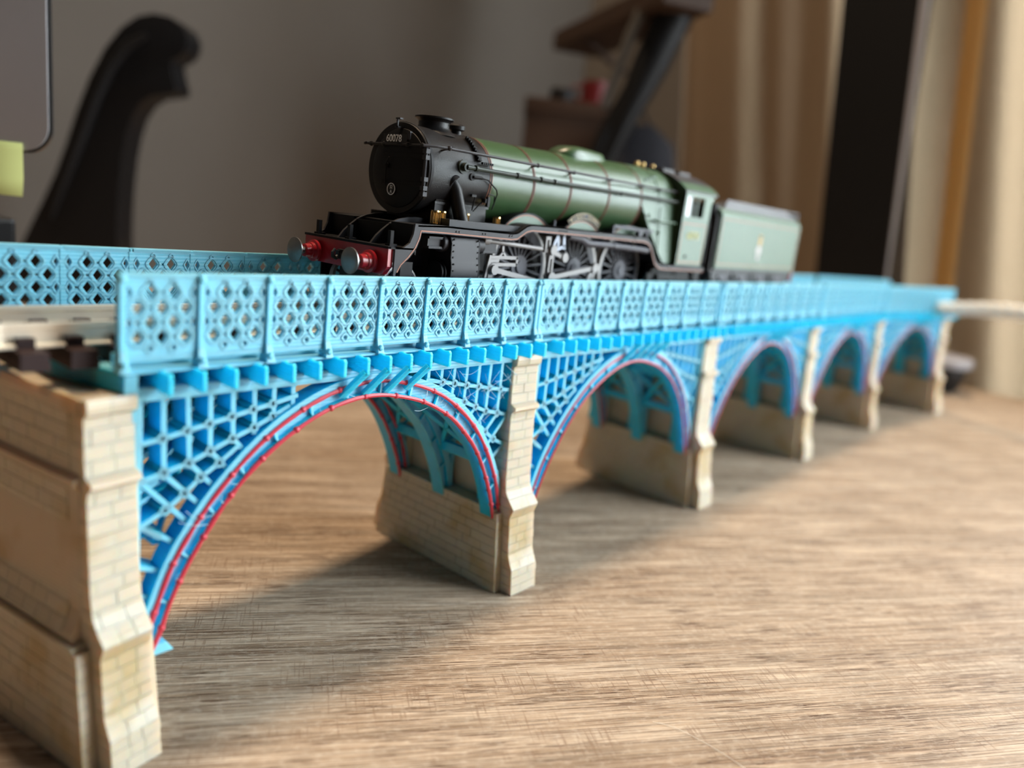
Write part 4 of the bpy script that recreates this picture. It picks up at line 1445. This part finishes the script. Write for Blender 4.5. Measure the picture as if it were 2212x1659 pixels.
fr = [(yy, z - .4) for yy, z in sec_o]
q = MB().prism([(13.4, 13.6)] + fr[::-1] + [(-13.4, 13.6)], 'x', X0, X0 + .4)
add('cab_front', q, mat('spectacle_green', (0.018, 0.035, 0.017), 0.5), smooth=None)
q = MB().box(X0 + .5, X1 - 1, -13, 13, 13.4, 14).box(X0 + .4, X0 + 5, -9, 9, 14, 34).box(X1 - 2, X1 - 1.2, -13, -7, 14, 27).box(X1 - 2, X1 - 1.2, 7, 13, 14, 27)
add('backhead', q, DARKIN, smooth=None)

# ------------------------------------------------------------------ tender
tend = thing('tender', 'pale green model tender with grey coal rails coupled behind the locomotive cab', 'tender', (LX, LY, LZ))
TX0, TX1 = 147.2, 216.8


def tsec(x, top):
    return [(x, -13.6, 13.2), (x, -13.6, 30.6), (x, -13.2, 31.6), (x, -12.2, 32.6), (x, -11.9, top), (x, 11.9, top), (x, 12.2, 32.6), (x, 13.2, 31.6), (x, 13.6, 30.6), (x, 13.6, 13.2)]


q = MB().loft([[(x, yy, z) for x, yy, z in tsec(TX0, 33.0)], [(x, yy, z) for x, yy, z in tsec(TX1, 33.0)]])
body = q.build('tender_body', GREEN_MATT, tend, 20)
q = MB()
rect = [(TX0 + 1.2, 14.6), (TX1 - 1.2, 14.6), (TX1 - 1.2, 29.6), (TX0 + 1.2, 29.6)]
for k in range(4):
    a, b = rect[k], rect[(k + 1) % 4]
    q.bar((a[0], -13.62, a[1]), (b[0], -13.62, b[1]), .28, (0, 1, 0), .08)
q.build('lining', ORANGE, body)
q = MB()
for sgn in (-1, 1):
    yy = sgn * 11.7
    q.hexa([(150.5, yy - .3, 32.6), (TX1, yy - .3, 32.6), (TX1, yy + .3, 32.6), (150.5, yy + .3, 32.6), (152.5, yy - .3, 36.0), (201, yy - .3, 36.0), (201, yy + .3, 36.0), (152.5, yy + .3, 36.0)])
    q.bar((198, yy, 35.8), (TX1, yy, 35.6), .5)
    q.bar((198, yy, 34.2), (TX1, yy, 34.1), .4)
    q.bar((TX1 - .4, yy, 32.6), (TX1 - .4, yy, 35.8), .6)
q.box(TX1 - .8, TX1, -11.8, 11.8, 34.6, 36)
q.build('coal_rails', mat('tender_top_grey', (0.10, 0.098, 0.105), 0.5), tend)
q = MB()
q.loft([[(151.6, -11.4, z) for z in ()] or [(x, yy, 33.0) for x, yy in ((152, -11.3), (200, -11.3), (200, 11.3), (152, 11.3))], [(x, yy, 35.2) for x, yy in ((154, -9), (192, -8), (192, 8), (154, 9))]])
q.build('coal_load', DARKIN, tend)
q = MB().box(TX0 - 1.6, TX0 + .6, -11.5, 11.5, 13, 34).box(139.0, TX0, -6, 6, 12, 33).box(TX0 - 1.8, TX0, -12.6, -11, 12, 30.5)
q.build('front_bulkhead', DARKIN, tend)
out = [(TX0, 13.2), (TX0, 10.2), (149.5, 8.4)]
for xx in (155.5, 171.5, 187.5, 203.5):
    out += [(xx - 4.2, 8.0), (xx - 3.4, 5.6), (xx + 3.4, 5.6), (xx + 4.2, 8.0)]
out += [(213, 8.4), (TX1, 10.2), (TX1, 13.2)]
holes = [[(xx + 5.0, 9.2), (xx + 11.0, 9.2), (xx + 8, 12.0)] for xx in (155.5, 171.5, 187.5)]
for sgn in (-1, 1):
    vs, fs = flat_shape([out] + holes, .3)
    fr_ = MB().add(put(vs, frame4((0, sgn * 12.4, 0), (1, 0, 0), (0, 0, 1))), fs)
    fr_.box(TX0, TX1, sgn * 12.2, sgn * 13.4, 12.8, 13.3)
    fr_.build('tender_frame', GREYBLK, tend)
    for xx in (155.5, 171.5, 187.5, 203.5):
        vs, fs = flat_shape([[(6.4 * math.cos(2 * PI * k / 32), 6.4 * math.sin(2 * PI * k / 32)) for k in range(32)]], .6)
        MB().add(put(vs, frame4((xx, sgn * 7.8, 6.5), (1, 0, 0), (0, 0, 1))), fs).build('tender_wheel', WHEELG, tend)
        MB().box(xx - 1.7, xx + 1.7, sgn * 12.5, sgn * 13.5, 5.4, 9.4).box(xx - 3.4, xx + 3.4, sgn * 12.6, sgn * 13.1, 9.6, 10.6).build('axle_box', WHEELG, tend)
MB().box(TX0 + 2, TX1 - 1, -7, 7, 7.6, 13.2).build('tender_underframe', DARKIN, tend)
MB().box(TX1 - .2, TX1 + 1.2, -13.2, 13.2, 9, 13.2).build('rear_beam', BUFRED, tend)
# heraldic crest transfer
crest = MB()
for (cx_, cz_, rx, rz) in ((180.6, 23.6, 1.35, 1.9), (179.9, 25.2, .7, .7), (181.2, 25.2, .7, .7)):
    vs, fs = flat_shape([[(rx * math.cos(2 * PI * k / 16), rz * math.sin(2 * PI * k / 16)) for k in range(16)]], .03)
    crest.add(put(vs, frame4((cx_, -13.64, cz_), (1, 0, 0), (0, 0, 1))), fs)
cr = crest.build('crest', mat('crest_gold', (0.55, 0.38, 0.15), 0.5), tend)
crest = MB()
for (cx_, cz_, rx, rz) in ((180.4, 20.2, 1.7, 1.9), (180.4, 18.0, 1.0, 1.3)):
    vs, fs = flat_shape([[(rx * math.cos(2 * PI * k / 16), rz * math.sin(2 * PI * k / 16)) for k in range(16)]], .03)
    crest.add(put(vs, frame4((cx_, -13.64, cz_), (1, 0, 0), (0, 0, 1))), fs)
crest.build('crest_shield', mat('crest_white', (0.6, 0.55, 0.55), 0.5), cr)

# ------------------------------------------------------------------ curtains, panel, cord, dish behind the far end
def curtain(name, label, ytop, ybot, amp, folds, seed, x_off=0, ramp=None):
    """ruled cloth with folds; ytop/ybot are the Y limits at z=290 and z=0, flaring as in the room"""
    rnd = random.Random(seed)
    n = folds * 14
    ph = [rnd.uniform(-.5, .5) for _ in range(folds + 2)]
    am = [rnd.uniform(.55, 1.25) for _ in range(folds + 2)]
    zs = [-1000, -500, -60, 0, 75, 150, 220, 290, 420, 800, 1400, 2050]
    vs, fs = [], []
    for z in zs:
        t = min(max(z, -60), 420) / 290
        for k in range(n + 1):
            s = k / n
            a = ytop[0] * t + ybot[0] * (1 - t)
            b = ytop[1] * t + ybot[1] * (1 - t)
            yy = a + (b - a) * s
            f = s * folds
            i = int(min(f, folds - 1e-6))
            xx = 655 + x_off + amp * am[i] * math.sin(2 * PI * f + ph[i] * .4) + amp * .12 * math.sin(2 * PI * f * 1.7 + seed)
            xx += 6 * math.sin(z / 160 + s * 5)
            vs.append((xx, yy, z))
    w_ = n + 1
    for r in range(len(zs) - 1):
        for k in range(n):
            fs.append((r * w_ + k, r * w_ + k + 1, (r + 1) * w_ + k + 1, (r + 1) * w_ + k))
    m = MB().add(vs, fs)
    o = m.build(name, CURT, None, 60)
    return tag(o, label, 'curtain', 'tan curtains')


curtain('curtain', 'bright tan curtain hanging over the table end beside the window', (-140, 88), (-205, 42), 13, 3, 3)
band = MB()
rows = []
for z in (-60, 0, 75, 150, 220, 290, 420, 800, 1400, 2050):
    t = min(max(z, -60), 420) / 290
    y0 = 41 * t + 11 * (1 - t)
    rows.append([(621, y0 - 6, z), (618, y0, z), (621, y0 + 7, z), (624, y0 + 7, z), (624, y0 - 6, z)])
band.loft(rows)
tag(band.build('curtain_ribbon', CURT2, None, 50), 'amber vertical ribbon strip down the bright tan curtain', 'ribbon')
curtain('curtain', 'dim brown folded curtain beyond the tall black panel', (147, 305), (98, 262), 15, 2, 11, 8)
pn = thing('slim_tower', 'tall slim black panel with grey edge standing between the two curtains', 'tower', (610, 76, 0), 0)
rows = []
for z in (0, 75, 150, 220, 290, 420, 620):
    t = z / 290
    rows.append([(0, 11 + 33 * t * .55 - 40 + 6, z), (12, 11 + 33 * t * .55 - 40 + 6, z), (12, 62 * 1 + 28 * t - 32, z), (0, 62 * 1 + 28 * t - 32, z)])
MB().loft(rows).build('panel_body', BLKP, pn)
rows = []
for z in (60, 75, 150, 220, 290, 420, 620):
    t = z / 290
    yb_ = 11 + 33 * t * .55 - 40 + 6
    wd = min(7, max(.3, 6.5 * (t - .2)))
    rows.append([(-1.2, yb_ - .5, z), (-1.2, yb_ + wd, z), (2, yb_ + wd, z), (2, yb_ - .5, z)])
MB().loft(rows).build('edge_trim', GREYP, pn)

# white cord leaving the far end of the bridge towards the window
cp = [(474, 4, 65.5), (478, -14, 66.5), (472, -34, 69.5), (462, -60, 71.2), (452, -85, 70.2), (444, -120, 60), (440, -150, 30), (438, -168, 6), (430, -190, 3.6), (400, -230, 3.6)]
q = MB()
P3 = resample([(a, b, c) for a, b, c in cp], 110)
for st in range(3):
    pts = []
    for k, p in enumerate(P3):
        a = k * 0.8 + st * 2 * PI / 3
        pts.append((p[0] + math.cos(a) * 2.1, p[1], p[2] + math.sin(a) * 2.1))
    q.tube(pts, 2.4, 8)
tag(q.build('braided_cord', CORD, None, 60), 'white twisted cord running off the far end of the viaduct', 'cord')

q = MB().lathe([(18, 0), (21, 4), (24, 18), (25, 28), (26.5, 30), (25, 32), (4, 33)], (0, 0, 0), 'z', 40)
dish = thing('lidded_tin', 'dark round tin with pale grey lid on table beside the bright curtain', 'tin', (595, 9, 0))
MB().lathe([(17, 0), (20, 3), (23, 14), (24, 19), (23.5, 20)], (0, 0, 0), 'z', 40).build('tin_body', BLKP, dish, 40)
MB().lathe([(24.5, 19.6), (26, 20.5), (26, 25), (24.5, 26.5), (3, 27)], (0, 0, 0), 'z', 40).build('lid', DISHM, dish, 40)

# ------------------------------------------------------------------ monitor, note, stand
e1 = Vector((0.76, -0.65, 0)).normalized()     # along the screen, towards its visible corner
mon = thing('monitor', 'grey metal monitor with rounded corner standing behind the blue parapet', 'monitor', (-95, 246, 0))


def plane_pt(o, h, d, z):
    n_ = Vector((-e1.y, e1.x, 0))
    return (o[0] + e1.x * h + n_.x * d, o[1] + e1.y * h + n_.y * d, z)


MO = (0, 0, 0)
Lh = 178.0          # distance from the root to the visible vertical edge
outl = []
r = 7.0
zb, zt, h0 = 94.0, 330, 0
for (cx_, cz_, a0) in ((Lh - r, zb + r, -90), (Lh - r, zt - r, 0), (h0 + r, zt - r, 90), (h0 + r, zb + r, 180)):
    for k in range(9):
        a = math.radians(a0 + 90 * k / 8)
        outl.append((cx_ + r * math.cos(a), cz_ + r * math.sin(a)))
n = len(outl)


def slab(d0, d1, sc_=0.0):
    return [[plane_pt(MO, h - (sc_ if h > 90 else -sc_), d, z + (sc_ if z < 200 else -sc_)) for h, z in outl] for d in (d0, d1)]


MB().loft(slab(-0.6, 1.0)).build('monitor_bezel', MONEDGE, mon, 40)
MB().loft(slab(-1.4, -0.5, 0.55)).build('monitor_back', ALU, mon, 40)
MB().hexa([plane_pt(MO, 84, 1, 2), plane_pt(MO, 104, 1, 2), plane_pt(MO, 104, 5, 2), plane_pt(MO, 84, 5, 2), plane_pt(MO, 84, 1, 110), plane_pt(MO, 104, 1, 110), plane_pt(MO, 104, 5, 110), plane_pt(MO, 84, 5, 110)]).build('stand_neck', BLKP, mon)
MB().hexa([plane_pt(MO, 60, -22, 0), plane_pt(MO, 128, -22, 0), plane_pt(MO, 128, 26, 0), plane_pt(MO, 60, 26, 0), plane_pt(MO, 60, -22, 2.4), plane_pt(MO, 128, -22, 2.4), plane_pt(MO, 128, 26, 2.4), plane_pt(MO, 60, 26, 2.4)]).build('stand_foot', BLKP, mon)
q = MB()
MR = Vector((-95, 246, 0))
g = []
for h in (140, 150, 160, 171):
    for z in (82, 87, 94.5, 96.5):
        p = plane_pt((MR.x, MR.y, 0), h, -1.9 - (0.8 if z < 84 else 0), z)
        g.append(p)
fs = [(i * 4 + j, i * 4 + j + 1, (i + 1) * 4 + j + 1, (i + 1) * 4 + j) for i in range(3) for j in range(3)]
o = q.add(g, fs).build('sticky_note', PAPER, None, 60)
md = o.modifiers.new('thickness', 'SOLIDIFY')
md.thickness = 0.25 * S
md.offset = 1
tag(o, 'yellow paper note stuck to the lower edge of the grey monitor', 'note')
bk = thing('black_box', 'small black box on the table behind the end parapet below the yellow note', 'box', (22, 150, 0))
MB().box(-26, 12, -10, 12, 0, 75.5).build('box_body', BLKP, bk, None, 1.5)
MB().box(-20, 6, -10.6, -10, 64, 74).build('box_slot', GREYP, bk)

# ------------------------------------------------------------------ black curved stand
F0 = Vector((-43.496, -115.179, 92.7315))
D0 = 520.0
PXO = [(58, 560), (78, 505), (110, 440), (140, 375), (162, 315), (185, 245), (212, 175), (245, 112), (280, 68), (315, 44), (350, 38), (385, 46), (410, 64), (421, 90), (416, 115), (402, 130), (384, 138), (388, 165), (396, 195), (392, 206),
       (372, 209), (345, 212), (322, 226), (303, 255), (290, 295), (281, 345), (275, 400), (271, 460), (270, 510), (272, 560)]
# outline measured on the object itself: h across, z up (u), base at the table
HH = [((px - 170) * D0 / 1654 * 1.0, 0) for px, _ in PXO]
base = F0 + (F_ + R_ * (170 - 1106) / 1654.2 - U_ * (525 - 829.5) / 1654.2) * D0
ex = Vector((R_.x, R_.y, 0)).normalized()
en = Vector((-ex.y, ex.x, 0))


def on_plane(px, pyy):
    d = F_ + R_ * (px - 1106) / 1654.2 - U_ * (pyy - 829.5) / 1654.2
    t = (base - F0).dot(en) / d.dot(en)
    q_ = F0 + d * t
    return (q_ - base).dot(ex), q_.z


pts = [on_plane(px, pyy) for px, pyy in PXO]
pts[0] = (pts[0][0] - 12, 1.0)
pts[-1] = (pts[-1][0] + 2, 1.0)
st = thing('curved_stand', 'black curved plastic stand with hooked top behind the viaduct parapet', 'stand', (base.x, base.y, 0))
vs, fs = flat_shape([pts], 11)
nn = len(vs)
m = MB().add(put(vs, frame4((0, 0, 0), (ex.x, ex.y, 0), (0, 0, 1))), fs)
o = m.build('stand_body', BLKP, st)
bmx = bmesh.new()
bmx.from_mesh(o.data)
bmesh.ops.remove_doubles(bmx, verts=bmx.verts[:], dist=1e-6)
eds = [e for e in bmx.edges if len(e.link_faces) == 2 and e.calc_face_angle(0) > 1.0 and abs((e.verts[0].co - e.verts[1].co).normalized().dot(Vector((-ex.y, ex.x, 0)))) < .5]
bmesh.ops.bevel(bmx, geom=eds, offset=7 * S, segments=4, affect='EDGES', profile=.5, clamp_overlap=True)
bmx.to_mesh(o.data)
bmx.free()
for p in o.data.polygons:
    p.use_smooth = True
MB().lathe([(38, 0), (38, 1.5), (34, 3)], (0, 0, 0), 'z', 40).build('stand_base', BLKP, st, 40)
# raised rib down the curved back
rib = [(px, pyy) for px, pyy in ((130, 470), (160, 390), (195, 300), (225, 220), (258, 150), (295, 105), (335, 85))]
rp = []
for px, pyy in rib:
    hh, zz_ = on_plane(px, pyy)
    rp.append((ex.x * hh + ex.y * 11, ex.y * hh - ex.x * 11, zz_))
MB().tube(rp, [2, 3.5, 4, 4, 4, 3.5, 2], 10).build('stand_ridge', BLKP, st, 60)

# ------------------------------------------------------------------ corner shelves and what is on them
sh = thing('wall_shelf', 'brown wooden shelf board high on the wall above the red mug', 'shelf', (0, 0, 0))


def scr(px, pyy, dep):
    return F0 + (F_ + R_ * (px - 1106) / 1654.2 - U_ * (pyy - 829.5) / 1654.2) * dep


a = scr(1195, 88, 720)
d = (scr(1430, -20, 1) - F0)
b = F0 + d * ((a.z - F0.z) / d.z)
dirv = (b - a)
dirv.z = 0
ln = dirv.length
dirv.normalize()
nv = Vector((-dirv.y, dirv.x, 0))
if nv.dot(a - F0) < 0:
    nv = -nv
q = MB()
q.hexa([tuple(Vector((p.x, p.y, a.z + zz)) + n_) for zz in (-8, 8) for p, n_ in ((a, Vector((0, 0, 0))), (a + dirv * (ln + 4), Vector((0, 0, 0))), (a + dirv * (ln + 4), nv * 40), (a, nv * 46))])
q.build('shelf_board', SHELFW, sh, None, 1.0)
for k_ in (60,):
    pa = a + dirv * k_ + nv * 4
    MB().hexa([tuple(Vector((p.x, p.y, a.z + zz)) + dirv * w_) for zz, p in ((-30, pa + nv * 40), (-9, pa)) for w_, p in ((0, p), (6, p), (6, p + nv * 10), (0, p + nv * 10))]).build('shelf_bracket', SHELFW, sh)
cr = thing('crate', 'brown cardboard crate standing on the table in the room corner', 'box', (0, 0, 0))
c = scr(1232, 215, 640)
cdir = Vector((R_.x, R_.y, 0)).normalized()
cn = Vector((-cdir.y, cdir.x, 0))


def obox(m, c, h0, h1, d0, d1, z0, z1):
    return m.hexa([tuple(Vector((c.x, c.y, z)) + cdir * h + cn * d) for z in (z0, z1) for h, d in ((h0, d0), (h1, d0), (h1, d1), (h0, d1))])


obox(MB(), c, -36, 36, 0, 50, 0, c.z - 8).build('crate_body', CRATE, cr, None, 1.5)
obox(MB(), c, -37.5, 37.5, -1.5, 51.5, c.z - 12, c.z - 1).build('crate_lid', CRATE, cr, None, 1.0)
t_ = c.z - 1
mug = thing('mug', 'red enamel mug standing on the brown crate', 'mug', tuple(c + cdir * 22 + cn * 22)[:2] + (t_,))
MB().lathe([(10, 0), (12, 1), (12.5, 20), (11.4, 20), (10.5, 3), (.5, 2.5)], (0, 0, 0), 'z', 28).build('mug_body', REDP, mug, 40)
MB().tube([(12.5 * -ex.x, 12.5 * -ex.y, 16), (-ex.x * 20, -ex.y * 20, 14), (-ex.x * 19, -ex.y * 19, 6), (-ex.x * 12, -ex.y * 12, 4)], 1.5, 8).build('mug_handle', REDP, mug, 60)
pot = thing('black_pot', 'small black pot beside the red mug on the brown crate', 'pot', tuple(c - cdir * 6 + cn * 20)[:2] + (t_,))
MB().lathe([(9, 0), (11, 2), (11, 10), (9, 12), (2, 13)], (0, 0, 0), 'z', 28).build('pot_body', BLKP, pot, 40)
# slanting black pole with a slim pale strip, leaning in the corner
pole = thing('leaning_tripod', 'black folded tripod leaning in the corner beside the dim curtain', 'tripod', (0, 0, 0))
foot = scr(1330, 300, 590)
top = scr(1500, -60, 560)
dd = (top - foot)
k = (foot.z) / dd.z
ft = foot - dd * k
ft.z = 1
MB().tube([ft + dd * .02, foot, foot + dd * .45, top, top + dd * .6], [7, 8, 14, 15, 15], 14).build('tripod_body', BLKP, pole, 50)
o2 = Vector((-cdir.x * 20, -cdir.y * 20, 0))
MB().tube([foot + dd * .18 + o2, foot + dd * .6 + o2 * 1.2, top + dd * .6 + o2 * 1.2], [3.5, 4.5, 4.5], 10).build('tripod_leg', mat('dull_grey_tube', (0.07, 0.063, 0.055), 0.6), pole, 50)
MB().tube([ft, foot - cdir * 10, foot + dd * .3 - cdir * 6], [5, 6, 6], 10).build('tripod_leg', BLKP, pole, 50)
bag = thing('navy_bag', 'dark navy cloth bag slumped on the table below the leaning tripod', 'bag', (0, 0, 0))
cb = scr(1375, 330, 640)
rings = []
for z, w_, d_ in ((0, 44, 26), (20, 52, 32), (60, 50, 30), (100, 42, 26), (cb.z + 8, 30, 16), (cb.z + 22, 12, 6)):
    rings.append([(cb.x + cdir.x * w_ * math.cos(a_) + cn.x * d_ * math.sin(a_) + random.uniform(-2, 2), cb.y + cdir.y * w_ * math.cos(a_) + cn.y * d_ * math.sin(a_), z) for a_ in [2 * PI * k_ / 24 for k_ in range(24)]])
MB().loft(rings).build('bag_body', NAVY, bag, 60)
MB().tube([Vector((cb.x, cb.y, cb.z + 18)) - cdir * 10, Vector((cb.x, cb.y, cb.z + 34)), Vector((cb.x, cb.y, cb.z + 18)) + cdir * 10], 2, 8).build('bag_strap', NAVY, bag, 60)

# ------------------------------------------------------------------ a stray fibre on the table
q = MB().tube(resample([(80, -58, .22), (82, -63, .3), (82, -74, .22), (79, -86, .3), (72, -100, .22)], 30), .04, 5)
tag(q.build('loose_fibre', CORD, None, 60), 'single pale thread lying curled on the table front', 'thread')
